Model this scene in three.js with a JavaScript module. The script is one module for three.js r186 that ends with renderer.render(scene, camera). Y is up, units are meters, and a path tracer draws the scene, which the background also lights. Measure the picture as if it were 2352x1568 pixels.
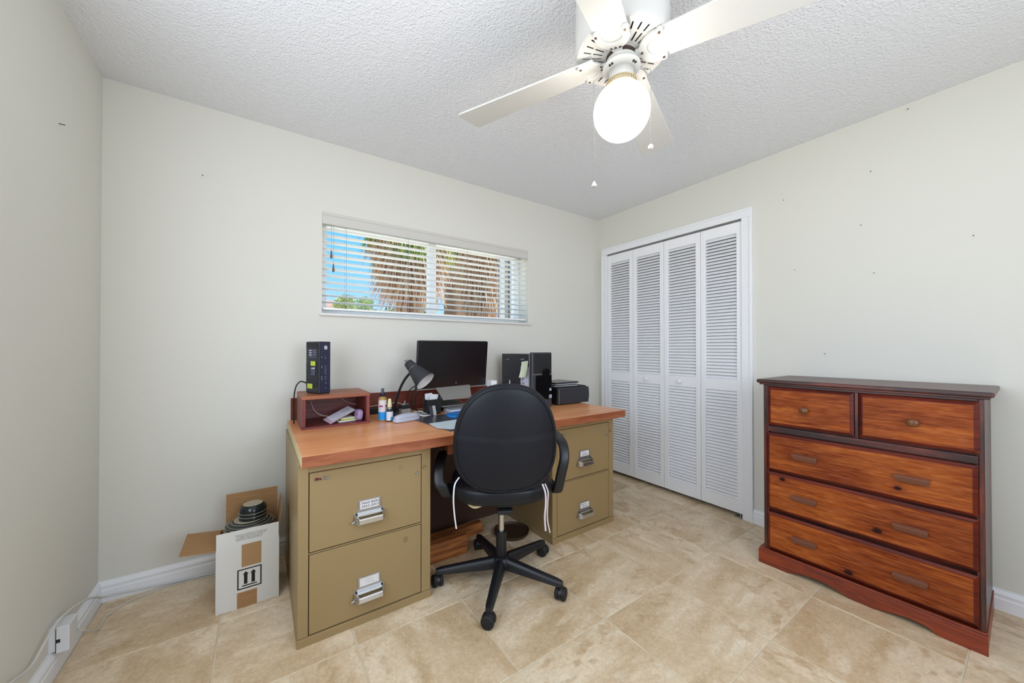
import * as THREE from 'three';
import { RoundedBoxGeometry } from 'three/addons/geometries/RoundedBoxGeometry.js';
import { ConvexGeometry } from 'three/addons/geometries/ConvexGeometry.js';
import { mergeGeometries, mergeVertices, toCreasedNormals } from 'three/addons/utils/BufferGeometryUtils.js';
import { RectAreaLightUniformsLib } from 'three/addons/lights/RectAreaLightUniformsLib.js';

// ------------------------------------------------------------------ camera, sky, sun, daylight, fill light, exposure
const scene = new THREE.Scene();
const camera = new THREE.PerspectiveCamera(2 * Math.atan(784 / 840.23) * 180 / Math.PI, 2352 / 1568, 0.05, 200);
camera.position.set(0.6096, 1.171, 2.4863);
camera.rotation.order = 'YXZ';
camera.rotation.set(0.00797, -0.60396, 0.00028);
camera.setViewOffset(2352, 1568, 0, -10.6, 2352, 1568);   // lens shift of the levelled photograph
camera.updateProjectionMatrix();

const renderer = new THREE.WebGLRenderer({ antialias: true });
renderer.toneMapping = THREE.LinearToneMapping;
renderer.toneMappingExposure = 1.15;
renderer.shadowMap.enabled = true;
RectAreaLightUniformsLib.init();

function makeSky() {                        // clear blue sky, pale at the horizon, the same all round
  const w = 64, h = 256, a = new Float32Array(w * h * 4);
  for (let j = 0; j < h; j++) {
    const el = (j + 0.5) / h * Math.PI - Math.PI / 2, s = Math.max(0, Math.sin(el));
    const t = 1 - Math.exp(-s * 7.5);
    const c = [0.74 + (0.12 - 0.74) * t, 0.90 + (0.54 - 0.90) * t, 1.05 + (1.05 - 1.05) * t];
    for (let i = 0; i < w; i++) { const k = (j * w + i) * 4; a[k] = c[0]; a[k + 1] = c[1]; a[k + 2] = c[2]; a[k + 3] = 1; }
  }
  const t = new THREE.DataTexture(a, w, h, THREE.RGBAFormat, THREE.FloatType);
  t.mapping = THREE.EquirectangularReflectionMapping; t.magFilter = THREE.LinearFilter; t.minFilter = THREE.LinearFilter; t.needsUpdate = true;
  return t;
}
scene.background = makeSky();

const sun = new THREE.DirectionalLight(0xfff3df, 9.0);      // high sun from behind the house
sun.position.set(11, 16, -1.8); sun.target.position.set(2, 0, -4);
sun.castShadow = true; sun.shadow.mapSize.set(2048, 2048);
Object.assign(sun.shadow.camera, { left: -14, right: 14, top: 14, bottom: -14, near: 1, far: 60 });
scene.add(sun, sun.target);

// daylight that comes in through the large window in the left wall, beside the camera
const day = new THREE.RectAreaLight(0xebf2ff, 3.7, 1.50, 1.28);
day.position.set(-0.03, 1.50, 1.70); day.lookAt(2, 1.50, 1.70);
scene.add(day);
// fill light added behind the camera, set in an invented window
const day2 = new THREE.RectAreaLight(0xebf2ff, 4.5, 1.5, 1.28);
day2.position.set(1.60, 1.50, 3.39); day2.lookAt(1.60, 1.50, 0);
scene.add(day2);

// ------------------------------------------------------------------ helpers
const V = (x, y, z) => new THREE.Vector3(x, y, z);
function rng(seed) { let a = seed >>> 0; return () => { a = (a + 0x6D2B79F5) >>> 0; let t = Math.imul(a ^ (a >>> 15), 1 | a); t = (t + Math.imul(t ^ (t >>> 7), 61 | t)) ^ t; return ((t ^ (t >>> 14)) >>> 0) / 4294967296; }; }
const rand = rng(7);
const used = {};
function numbered(n) { used[n] = (used[n] ?? -1) + 1; return used[n] ? `${n}_${String(used[n]).padStart(3, '0')}` : n; }
function tag(o, label, category, group) { o.userData.label = label; o.userData.category = category; if (group) o.userData.group = group; return o; }
function thing(name, label, category, [x, y, z] = [0, 0, 0], turn = 0, group) {
  const o = new THREE.Group(); o.name = numbered(name); o.position.set(x, y, z); o.rotation.y = turn; scene.add(o);
  return tag(o, label, category, group);
}
function uvBox(g, along = 'x', s = 1, off = [0, 0]) {       // uv in metres, u along the grain
  if (!g.attributes.normal) g.computeVertexNormals();
  const p = g.attributes.position, n = g.attributes.normal, uv = new Float32Array(p.count * 2);
  for (let i = 0; i < p.count; i++) {
    const P = { x: p.getX(i), y: p.getY(i), z: p.getZ(i) }, N = [Math.abs(n.getX(i)), Math.abs(n.getY(i)), Math.abs(n.getZ(i))];
    const ax = ['x', 'y', 'z'].filter((_, k) => k !== N.indexOf(Math.max(...N)));
    let [a, b] = ax; if (b === along) [a, b] = [b, a];
    uv[2 * i] = P[a] * s + off[0]; uv[2 * i + 1] = P[b] * s + off[1];
  }
  g.setAttribute('uv', new THREE.BufferAttribute(uv, 2)); return g;
}
function norm(g) {
  g = g.index ? g.toNonIndexed() : g;
  if (!g.attributes.normal) g.computeVertexNormals();
  if (!g.attributes.uv) uvBox(g);
  for (const k of Object.keys(g.attributes)) if (!['position', 'normal', 'uv'].includes(k)) g.deleteAttribute(k);
  g.morphAttributes = {}; return g;
}
const mm = (...gs) => { gs = gs.flat(); return gs.length === 1 ? gs[0] : mergeGeometries(gs.map(norm)); };
function obj(name, geo, mat, parent = scene, pos, rot) {
  const o = new THREE.Mesh(Array.isArray(geo) ? mm(geo) : geo, mat);
  o.name = parent === scene ? numbered(name) : name;
  if (pos) o.position.set(...pos); if (rot) o.rotation.set(...rot);
  parent.add(o); return o;
}
function struct(name, geo, mat) { const o = obj(name, geo, mat); o.userData.kind = 'structure'; return o; }
function T(g, x = 0, y = 0, z = 0, rx = 0, ry = 0, rz = 0) {
  g.applyMatrix4(new THREE.Matrix4().compose(V(x, y, z), new THREE.Quaternion().setFromEuler(new THREE.Euler(rx, ry, rz)), V(1, 1, 1))); return g;
}
function point(g, from, to) {               // turn a shape built along +y into the direction from -> to, base at from
  const d = to.clone().sub(from).normalize();
  g.applyQuaternion(new THREE.Quaternion().setFromUnitVectors(V(0, 1, 0), d)); g.translate(from.x, from.y, from.z); return g;
}
// box between corners, with a small chamfer
function cb(x0, x1, y0, y1, z0, z1, c = 0.002, along = 'x') {
  c = Math.min(c, (x1 - x0) / 3, (y1 - y0) / 3, (z1 - z0) / 3);
  const pts = [];
  for (const [x, sx] of [[x0, 1], [x1, -1]]) for (const [y, sy] of [[y0, 1], [y1, -1]]) for (const [z, sz] of [[z0, 1], [z1, -1]])
    pts.push(V(x + sx * c, y + sy * c, z), V(x + sx * c, y, z + sz * c), V(x, y + sy * c, z + sz * c));
  return uvBox(new ConvexGeometry(pts), along);
}
const bx = (x0, x1, y0, y1, z0, z1, along = 'x') => uvBox(new THREE.BoxGeometry(x1 - x0, y1 - y0, z1 - z0).translate((x0 + x1) / 2, (y0 + y1) / 2, (z0 + z1) / 2), along);
const rb = (x0, x1, y0, y1, z0, z1, r = 0.005, seg = 3, along = 'x') => uvBox(new RoundedBoxGeometry(x1 - x0, y1 - y0, z1 - z0, seg, r).translate((x0 + x1) / 2, (y0 + y1) / 2, (z0 + z1) / 2), along);
const cyl = (r0, r1, h, seg = 24) => new THREE.CylinderGeometry(r1, r0, h, seg).translate(0, h / 2, 0);   // base on y = 0, r0 at the base
const lathe = (pts, seg = 40) => new THREE.LatheGeometry(pts.map(([r, y]) => new THREE.Vector2(r, y)), seg);
const tube = (pts, r, seg = 40, rad = 8, closed = false) => new THREE.TubeGeometry(new THREE.CatmullRomCurve3(pts.map((p) => p.isVector3 ? p : V(...p)), closed), seg, r, rad, closed);
const hull = (pts) => uvBox(new ConvexGeometry(pts.map((p) => p.isVector3 ? p : V(...p))));
function prism(poly, depth, bevel = 0) {    // polygon in xy, extruded along +z
  const s = new THREE.Shape(poly.map(([x, y]) => new THREE.Vector2(x, y)));
  return new THREE.ExtrudeGeometry(s, { depth, bevelEnabled: bevel > 0, bevelSize: bevel, bevelThickness: bevel, bevelSegments: 2, curveSegments: 12 });
}
function ribbon(pts, w, t, side) {          // flat strap swept along points, w wide along side, t thick
  const c = new THREE.CatmullRomCurve3(pts.map((p) => V(...p))), n = 24, pos = [], idx = [];
  const S = V(...side).normalize();
  for (let i = 0; i <= n; i++) {
    const p = c.getPoint(i / n), tg = c.getTangent(i / n), nn = new THREE.Vector3().crossVectors(tg, S).normalize();
    for (const [a, b] of [[-1, -1], [1, -1], [1, 1], [-1, 1]]) pos.push(p.x + S.x * a * w / 2 + nn.x * b * t / 2, p.y + S.y * a * w / 2 + nn.y * b * t / 2, p.z + S.z * a * w / 2 + nn.z * b * t / 2);
    if (i) for (let k = 0; k < 4; k++) { const a = (i - 1) * 4 + k, b = (i - 1) * 4 + (k + 1) % 4; idx.push(a, a + 4, b, b, a + 4, b + 4); }
  }
  idx.push(0, 1, 2, 0, 2, 3, n * 4, n * 4 + 2, n * 4 + 1, n * 4, n * 4 + 3, n * 4 + 2);
  const g = new THREE.BufferGeometry(); g.setAttribute('position', new THREE.Float32BufferAttribute(pos, 3)); g.setIndex(idx);
  const f = g.toNonIndexed(); f.computeVertexNormals(); return uvBox(f);
}
function cushion(w, h, d, e1 = 0.35, e2 = 0.55, nu = 48, nv = 20) {   // superellipsoid pillow, flat sides along y
  const sp = (v, e) => Math.sign(v) * Math.pow(Math.abs(v), e), pos = [], idx = [];
  for (let j = 0; j <= nv; j++) for (let i = 0; i < nu; i++) {
    const u = i / nu * Math.PI * 2, v = j / nv * Math.PI - Math.PI / 2;
    pos.push(w / 2 * sp(Math.cos(v), e2) * sp(Math.cos(u), e1), h / 2 * sp(Math.sin(v), e2), d / 2 * sp(Math.cos(v), e2) * sp(Math.sin(u), e1));
  }
  for (let j = 0; j < nv; j++) for (let i = 0; i < nu; i++) { const a = j * nu + i, b = j * nu + (i + 1) % nu; idx.push(a, a + nu, b, b, a + nu, b + nu); }
  const g = new THREE.BufferGeometry(); g.setAttribute('position', new THREE.Float32BufferAttribute(pos, 3)); g.setIndex(idx); g.computeVertexNormals(); return uvBox(g);
}
// periodic value noise for textures
function noise2(seed) {
  const r = rng(seed), t = new Float32Array(65536); for (let i = 0; i < 65536; i++) t[i] = r();
  const at = (x, y, px, py) => t[((((y % py) + py) % py) * 256 + (((x % px) + px) % px)) & 65535];
  const f = (x, y, px, py) => { const xi = Math.floor(x), yi = Math.floor(y); let a = x - xi, b = y - yi; a = a * a * (3 - 2 * a); b = b * b * (3 - 2 * b);
    return (at(xi, yi, px, py) * (1 - a) + at(xi + 1, yi, px, py) * a) * (1 - b) + (at(xi, yi + 1, px, py) * (1 - a) + at(xi + 1, yi + 1, px, py) * a) * b; };
  return (u, v, fx, fy, oct = 4) => { let s = 0, w = 0.5, tot = 0; for (let o = 0; o < oct; o++) { s += w * f(u * fx, v * fy, fx, fy); tot += w; w *= 0.5; fx = Math.min(256, fx * 2); fy = Math.min(256, fy * 2); } return s / tot; };
}
function tex(w, h, fn, metresU, metresV, srgb = true) {   // fn(u, v) -> [r, g, b] 0..255
  const a = new Uint8Array(w * h * 4);
  for (let j = 0; j < h; j++) for (let i = 0; i < w; i++) { const c = fn(i / w, j / h), k = (j * w + i) * 4; a[k] = Math.max(0, Math.min(255, c[0])); a[k + 1] = Math.max(0, Math.min(255, c[1])); a[k + 2] = Math.max(0, Math.min(255, c[2])); a[k + 3] = 255; }
  const t = new THREE.DataTexture(a, w, h); t.wrapS = t.wrapT = THREE.RepeatWrapping; t.magFilter = THREE.LinearFilter; t.minFilter = THREE.LinearMipmapLinearFilter; t.generateMipmaps = true;
  if (srgb) t.colorSpace = THREE.SRGBColorSpace;
  t.repeat.set(1 / metresU, 1 / metresV); t.needsUpdate = true; return t;
}
function canvasTex(w, h, draw) {
  const c = document.createElement('canvas'); c.width = w; c.height = h; draw(c.getContext('2d'), w, h);
  const t = new THREE.CanvasTexture(c); t.colorSpace = THREE.SRGBColorSpace; return t;
}
const mat = (color, roughness = 0.6, metalness = 0, extra = {}) => new THREE.MeshStandardMaterial({ color, roughness, metalness, ...extra });
const phys = (color, roughness, extra) => new THREE.MeshPhysicalMaterial({ color, roughness, ...extra });
const mix = (a, b, t) => a.map((v, i) => v + (b[i] - v) * t);
const sm = (a, b, x) => { const t = Math.max(0, Math.min(1, (x - a) / (b - a))); return t * t * (3 - 2 * t); };
function decal(w, h, t, extra = {}) { const g = new THREE.PlaneGeometry(w, h); return [g, mat(0xffffff, 0.6, 0, { map: t, ...extra })]; }

// ------------------------------------------------------------------ textures and materials
const N1 = noise2(11), N2 = noise2(23), N3 = noise2(37), N4 = noise2(53);
const tileMap = tex(1024, 1024, (u, v) => {
  const cloud = N1(u, v, 3, 4, 5), vein = N2(u, v, 5, 16, 5), mott = N4(u, v, 22, 34, 4), fine = N3(u, v, 90, 110, 2), grain = N2(u, v, 200, 230, 1);
  let c = mix([200, 172, 134], [230, 210, 180], sm(0.3, 0.7, cloud * 0.6 + vein * 0.4));
  c = mix(c, [178, 146, 106], sm(0.5, 0.75, mott) * sm(0.4, 0.65, N1(u, v, 4, 7, 3)) * 0.55);
  c = mix(c, [240, 226, 202], sm(0.58, 0.8, N3(u, v, 10, 24, 4)) * 0.4);
  return c.map((x) => x + (fine - 0.5) * 20 + (grain - 0.5) * 14);
}, 1.15, 1.15);
const tileBump = tex(512, 512, (u, v) => { const b = 140 + 70 * (N1(u, v, 5, 9, 4) - 0.5) + 60 * (N4(u, v, 30, 60, 3) - 0.5); return [b, b, b]; }, 1.15, 1.15, false);
const pine = tex(1024, 1024, (u, v) => {                    // stained pine: grain along u
  const warp = (N1(u, v, 3, 5, 3) - 0.5) * 0.09;
  const ring = 0.5 + 0.5 * Math.sin((v + warp) * 2 * Math.PI * 22), streak = N2(u, v, 6, 190, 2), broad = N3(u, v, 3, 9, 4), fibre = N4(u, v, 24, 250, 2);
  let c = mix([166, 86, 32], [120, 54, 22], sm(0.25, 0.78, broad * 0.55 + streak * 0.45));
  c = mix(c, [180, 104, 46], sm(0.56, 0.74, N1(u, v, 4, 14, 4)) * 0.4);
  c = mix(c, [104, 42, 16], ring * ring * 0.22);
  let k = 0;
  for (const [ku, kv, kr] of [[0.18, 0.22, 0.011], [0.43, 0.71, 0.015], [0.46, 0.64, 0.009], [0.78, 0.36, 0.009], [0.66, 0.9, 0.01], [0.9, 0.13, 0.008]]) {
    const d = Math.hypot((u - ku) * 0.7, v - kv); k = Math.max(k, 1 - sm(kr * 0.7, kr * 1.5, d)); c = mix(c, [112, 44, 16], (1 - sm(kr, kr * 3.6, d)) * 0.55);
  }
  c = mix(c, [38, 12, 8], k);
  return c.map((x) => x + (fibre - 0.5) * 40);
}, 0.9, 0.9);
const pineDark = tex(512, 512, (u, v) => {
  const streak = N2(u, v, 4, 90, 4), broad = N3(u, v, 3, 12, 4);
  let c = mix([92, 34, 20], [38, 14, 14], sm(0.35, 0.68, broad * 0.5 + streak * 0.5));
  c = mix(c, [120, 50, 22], sm(0.62, 0.8, N1(u, v, 6, 40, 3)) * 0.6);
  return c.map((x) => x + (N4(u, v, 24, 200, 2) - 0.5) * 18);
}, 0.6, 0.6);
const laminate = tex(1024, 512, (u, v) => {
  const a = N1(u, v, 3, 6, 5), b = N2(u, v, 5, 60, 3), f = N3(u, v, 12, 220, 2);
  let c = mix([230, 160, 106], [214, 140, 90], sm(0.3, 0.7, a * 0.6 + b * 0.4));
  c = mix(c, [232, 176, 124], sm(0.6, 0.8, N4(u, v, 4, 9, 4)) * 0.5);
  return c.map((x) => x + (f - 0.5) * 12);
}, 1.2, 0.6);
const laminateEdge = tex(512, 256, (u, v) => {
  const c = mix([160, 94, 60], [140, 76, 46], sm(0.3, 0.7, N2(u, v, 4, 8, 4)));
  return c.map((x) => x + (N3(u, v, 20, 60, 3) - 0.5) * 18);
}, 0.6, 0.3);
const mahogany = tex(512, 512, (u, v) => {
  const c = mix([128, 58, 48], [94, 34, 34], sm(0.35, 0.7, N2(u, v, 3, 40, 4)));
  return c.map((x) => x + (N3(u, v, 10, 160, 2) - 0.5) * 16);
}, 0.4, 0.4);
const plank = tex(512, 512, (u, v) => {
  const c = mix([176, 108, 52], [120, 66, 30], sm(0.3, 0.7, N2(u, v, 3, 46, 4)));
  return c.map((x) => x + (N3(u, v, 10, 160, 2) - 0.5) * 16);
}, 0.5, 0.5);
const popcorn = tex(1024, 1024, (u, v) => { const a = N1(u, v, 170, 170, 2), b = N2(u, v, 70, 70, 2); const k = 255 * (0.75 * a + 0.25 * b); return [k, k, k]; }, 1.0, 1.0, false);
const orangePeel = tex(512, 512, (u, v) => { const k = 255 * N1(u, v, 34, 34, 3); return [k, k, k]; }, 0.9, 0.9, false);
const board = tex(256, 256, (u, v) => mix([172, 132, 88], [156, 116, 74], N1(u, v, 5, 40, 4)), 0.3, 0.3);
const leatherBump = tex(512, 512, (u, v) => { const k = 255 * N2(u, v, 120, 120, 3); return [k, k, k]; }, 0.3, 0.3, false);

const M = {
  wall: mat(0xdddbd1, 0.82, 0, { bumpMap: orangePeel, bumpScale: 0.0006 }),
  ceiling: mat(0xe9eaec, 0.95, 0, { bumpMap: popcorn, bumpScale: 0.0036 }),
  trim: mat(0xeff0f2, 0.42),
  door: mat(0xf3f3f5, 0.45),
  grout: mat(0xd2c6ac, 0.9),
  tile: mat(0xffffff, 0.28, 0, { map: tileMap, bumpMap: tileBump, bumpScale: 0.0008 }),
  outerWall: mat(0xcfc8b8, 0.9),
  vinyl: mat(0xf0f1f1, 0.4),
  slat: mat(0xf7f6f2, 0.45),
  valance: mat(0xcfccc5, 0.5),
  glass: phys(0xffffff, 0.02, { transmission: 1, thickness: 0, ior: 1.2, specularIntensity: 0.15 }),
  cord: mat(0x8c8a84, 0.8), tassel: mat(0x6f6154, 0.6),
  sill: mat(0xdedcd6, 0.35),
  tan: mat(0x9a8259, 0.42), tanDark: mat(0x80694a, 0.5),
  chrome: mat(0xc9c9c8, 0.22, 0.95), steel: mat(0xa9a8a6, 0.35, 0.9), brass: mat(0x9b8760, 0.4, 0.8),
  laminate: mat(0xffffff, 0.3, 0, { map: laminate }), laminateEdge: mat(0xffffff, 0.42, 0, { map: laminateEdge }),
  backBoard: mat(0xc09080, 0.5, 0, { map: laminateEdge }),
  mahogany: mat(0xffffff, 0.45, 0, { map: mahogany }),
  pine: phys(0xffffff, 0.5, { map: pine, specularIntensity: 0.4 }),
  pineDark: phys(0xffffff, 0.4, { map: pineDark, clearcoat: 0.35, clearcoatRoughness: 0.35 }),
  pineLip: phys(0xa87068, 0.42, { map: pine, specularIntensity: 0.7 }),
  pull: mat(0x7a4e3c, 0.32), knob: mat(0x6e4326, 0.3),
  plank: mat(0xffffff, 0.6, 0, { map: plank }), darkWood: mat(0x4a2e20, 0.6),
  vinylBlack: phys(0x0b0e17, 0.5, { specularIntensity: 0.7, bumpMap: leatherBump, bumpScale: 0.00015 }),
  seatBlack: phys(0x0b0e16, 0.4, { specularIntensity: 0.8, bumpMap: leatherBump, bumpScale: 0.00015 }),
  plasticBlack: mat(0x15161a, 0.42), matteBlack: mat(0x111113, 0.65), glossBlack: mat(0x0b0c10, 0.12), charcoal: mat(0x2b2d33, 0.45), graphite: mat(0x35373c, 0.4),
  navy: mat(0x20243a, 0.4), navySide: mat(0x232531, 0.5),
  cardWhite: mat(0xd9d6cf, 0.8), cardboard: mat(0xffffff, 0.85, 0, { map: board }), tape: mat(0xa8845a, 0.4),
  fanWhite: mat(0xcfcdc7, 0.4), blade: mat(0xd3d2cc, 0.45), gold: mat(0xb9a67e, 0.45, 0.3), screw: mat(0x6b5a4c, 0.4, 0.5), motorDark: mat(0x3a2a20, 0.7),
  paper: mat(0xe7e8ea, 0.85), whitePlastic: mat(0xdfe0e1, 0.4), cable: mat(0xd4d3cf, 0.55), cream: mat(0xcbb98c, 0.8), pinkTie: mat(0xc9bcbb, 0.8), whiteTie: mat(0xd8d6d2, 0.8),
};

// ------------------------------------------------------------------ the room
const W = 3.363, H = 2.44, D = 3.36;
const WX0 = 0.92, WX1 = 2.491, WY0 = 1.39, WY1 = 2.009;      // back window opening
const OZ0 = 0.11, OZ1 = 1.312, OY = 2.08;                    // closet opening
const LZ0 = 0.95, LZ1 = 2.45, LY0 = 0.86, LY1 = 2.14;        // left window opening
struct('wall_back', [bx(-0.2, WX0, -0.2, H, -0.2, 0), bx(WX1, W + 0.8, -0.2, H, -0.2, 0), bx(WX0, WX1, -0.2, WY0, -0.2, 0), bx(WX0, WX1, WY1, H, -0.2, 0)], M.wall);
struct('wall_left', [bx(-0.2, 0, -0.2, H, 0, LZ0), bx(-0.2, 0, -0.2, H, LZ1, D), bx(-0.2, 0, -0.2, LY0, LZ0, LZ1), bx(-0.2, 0, LY1, H, LZ0, LZ1)], M.wall);
struct('wall_right', [bx(W, W + 0.12, -0.2, H, 0, OZ0), bx(W, W + 0.12, -0.2, H, OZ1, D), bx(W, W + 0.12, OY, H, OZ0, OZ1)], M.wall);
const FX0 = 0.85, FX1 = 2.35;                                  // opening for the added window and its fill light, behind the camera
struct('wall_front', [bx(-0.2, FX0, -0.2, H, D, D + 0.2), bx(FX1, W + 0.8, -0.2, H, D, D + 0.2), bx(FX0, FX1, -0.2, LY0, D, D + 0.2), bx(FX0, FX1, LY1, H, D, D + 0.2)], M.wall);
struct('wall_closet', [bx(W + 0.72, W + 0.8, -0.2, H, 0, D), bx(W + 0.12, W + 0.72, -0.2, H, 1.62, 1.7)], M.wall);
struct('ceiling', bx(-0.3, W + 0.9, H, H + 0.16, -0.3, D + 0.3), M.ceiling);
const floor = struct('floor', bx(-0.2, W + 0.72, -0.2, -0.0022, 0, D), M.grout);
{                                                            // 18 inch tiles, each with its own edge
  const S = 0.4582, g = 0.0045, x00 = 2.76585, z00 = 1.40047;
  for (let i = -7; i <= 2; i++) for (let k = -4; k <= 5; k++) {
    const x0 = Math.max(x00 + i * S + g / 2, 0.001), x1 = Math.min(x00 + (i + 1) * S - g / 2, W + 0.71), z0 = Math.max(z00 + k * S + g / 2, 0.001), z1 = Math.min(z00 + (k + 1) * S - g / 2, D - 0.001);
    if (x1 - x0 < 0.012 || z1 - z0 < 0.012) continue;
    const t = cb(x0 - 0, x1, -0.012, 0, z0, z1, 0.0016);
    const uv = t.attributes.uv, q = Math.floor(rand() * 4), ox = rand() * 5, oz = rand() * 5;
    for (let j = 0; j < uv.count; j++) { let u = uv.getX(j), v = uv.getY(j); for (let n = 0; n < q; n++) [u, v] = [-v, u]; uv.setXY(j, u + ox, v + oz); }
    obj('tile', t, M.tile, floor);
  }
}
// baseboards, a moulded profile swept along the walls
function skirting(name, len, pos, turn) {
  const pr = [[0, 0], [0.016, 0], [0.016, 0.052], [0.0125, 0.056], [0.0125, 0.066], [0.015, 0.069], [0.0145, 0.074], [0.009, 0.083], [0.0045, 0.088], [0.004, 0.093], [0, 0.093]];
  const o = struct(name, uvBox(prism(pr, len)), M.trim); o.position.set(...pos); o.rotation.y = turn; return o;
}
skirting('baseboard_left', D, [0, 0, 0], 0);
skirting('baseboard_back', W, [W, 0, 0], -Math.PI / 2);
skirting('baseboard_right', D - 1.375, [W, 0, D], Math.PI);
skirting('baseboard_front', W, [0, 0, D], Math.PI / 2);
// closet casing: two uprights and a head, each a stepped moulding
function casing(name, g) { return struct(name, g, M.trim); }
const cas = (z0, z1, y0, y1, flip) => [cb(W - 0.016, W, y0, y1, z0, z1, 0.002, 'y'), flip === 'z' ? cb(W - 0.021, W - 0.014, y0, y1, z0, z0 + 0.018, 0.002, 'y') : flip === 'Z' ? cb(W - 0.021, W - 0.014, y0, y1, z1 - 0.018, z1, 0.002, 'y') : cb(W - 0.021, W - 0.014, y1 - 0.018, y1, z0, z1, 0.002, 'z')];
casing('trim_1', cas(0.052, OZ0 + 0.004, 0, OY - 0.0045, 'z'));
casing('trim_2', cas(OZ1 - 0.004, 1.375, 0, OY - 0.0045, 'Z'));
casing('trim_3', [...cas(0.052, 1.375, OY - 0.004, 2.137, 'y')]);
struct('trim_4', bx(W + 0.002, W + 0.03, OY - 0.0125, OY - 0.006, OZ0 + 0.005, OZ1 - 0.005), M.steel);   // sliding track
// four louvred bifold leaves
{
  const edges = [0.1135, 0.404, 0.7105, 1.0165, 1.3085], y0 = 0.030, y1 = 2.062, xf = W - 0.004, xb = W + 0.024;
  const st = 0.036, up0 = 0.958, up1 = 1.985, lo0 = 0.118, lo1 = 0.874, pitch = 0.02365;
  const slatGeo = {};
  for (let n = 0; n < 4; n++) {
    const z0 = edges[n] + 0.0015, z1 = edges[n + 1] - 0.0015;
    const d = new THREE.Group(); d.name = `door_${n + 1}`; d.userData.kind = 'structure'; scene.add(d); d.position.set(xf, 0, z0);
    const w = z1 - z0, t = xb - xf;
    obj('stile', cb(0, t, y0, y1, 0, st, 0.002, 'y'), M.door, d); obj('stile', cb(0, t, y0, y1, w - st, w, 0.002, 'y'), M.door, d);
    obj('rail', cb(0.001, t, up1, y1, st, w - st, 0.001, 'z'), M.door, d);
    obj('rail', cb(0.001, t, lo1, up0, st, w - st, 0.001, 'z'), M.door, d);
    obj('rail', cb(0.001, t, y0, lo0, st, w - st, 0.001, 'z'), M.door, d);
    const sw = w - 2 * st, key = sw.toFixed(3);
    slatGeo[key] ??= T(cb(-0.0138, 0.0138, -0.0025, 0.0025, 0, sw, 0.001, 'z'), 0, 0, 0, 0, 0, 0.82);
    for (const [a, b] of [[up0, up1], [lo0, lo1]]) { const c = Math.round((b - a) / pitch), p = (b - a) / c; for (let k = 0; k < c; k++) obj('slat', slatGeo[key], M.door, d, [t / 2, a + (k + 0.5) * p, st]); }
    if (n === 1 || n === 2) {
      const kz = n === 1 ? 0.551 - z0 : 0.853 - z0;
      obj('knob', T(lathe([[0, -0.026], [0.009, -0.0255], [0.0155, -0.022], [0.0165, -0.017], [0.013, -0.012], [0.006, -0.008], [0.006, 0.001], [0, 0.001]].map(([r, y]) => [r, -y]), 24), 0, 0.9135, kz, 0, 0, Math.PI / 2), M.trim, d);
    }
    if (n === 3) obj('pivot_bracket', [cb(-0.012, 0.026, 0.001, 0.008, w - 0.05, w - 0.002, 0.001), T(cyl(0.005, 0.005, 0.026, 12), 0.012, 0.006, w - 0.02)], M.steel, d);
  }
}

// ------------------------------------------------------------------ windows
function windowFrame(name, a0, a1, y0, y1, mullions) {       // in its own axes: x along the opening, z outwards negative
  const o = new THREE.Group(); o.name = name; o.userData.kind = 'structure'; scene.add(o);
  const f = 0.042, z0 = -0.185, z1 = -0.135;
  obj('frame', [cb(a0, a0 + f, y0, y1, z0, z1), cb(a1 - f, a1, y0, y1, z0, z1), cb(a0 + f, a1 - f, y1 - f, y1, z0, z1), cb(a0 + f, a1 - f, y0, y0 + f + 0.006, z0, z1)], M.vinyl, o);
  const cuts = [a0 + f, ...mullions.flatMap(([c, w]) => [c - w / 2, c + w / 2]), a1 - f];
  for (const [c, w] of mullions) obj('mullion', cb(c - w / 2, c + w / 2, y0 + f, y1 - f, z0 + 0.004, z1 + 0.006), M.vinyl, o);
  for (let i = 0; i < cuts.length; i += 2) obj('pane', bx(cuts[i], cuts[i + 1], y0 + f, y1 - f, -0.163, -0.159), M.glass, o);
  return o;
}
const win = windowFrame('window_1', WX0, WX1, WY0, WY1, [[1.684, 0.058]]);
obj('window_sill', cb(0.908, 2.518, 1.374, WY0 + 0.001, -0.134, 0.018, 0.003), M.sill, win);
obj('latch', [cb(1.668, 1.70, 1.66, 1.70, -0.131, -0.122, 0.002)], M.vinyl, win);
const win2 = windowFrame('window_2', -LZ1, -LZ0, LY0, LY1, [[-1.70, 0.06]]);
win2.rotation.y = Math.PI / 2;
obj('window_sill', cb(-LZ1 - 0.01, -LZ0 + 0.01, LY0 - 0.016, LY0 + 0.001, -0.134, 0.018, 0.003), M.sill, win2);

const addedWin3 = windowFrame('added_window_3', -FX1, -FX0, LY0, LY1, [[-1.60, 0.06]]);  // invented window, added to carry the fill light behind the camera
addedWin3.rotation.y = Math.PI; addedWin3.position.z = D;
obj('window_sill', cb(-FX1 - 0.01, -FX0 + 0.01, LY0 - 0.016, LY0 + 0.001, -0.134, 0.018, 0.003), M.sill, addedWin3);

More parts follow.
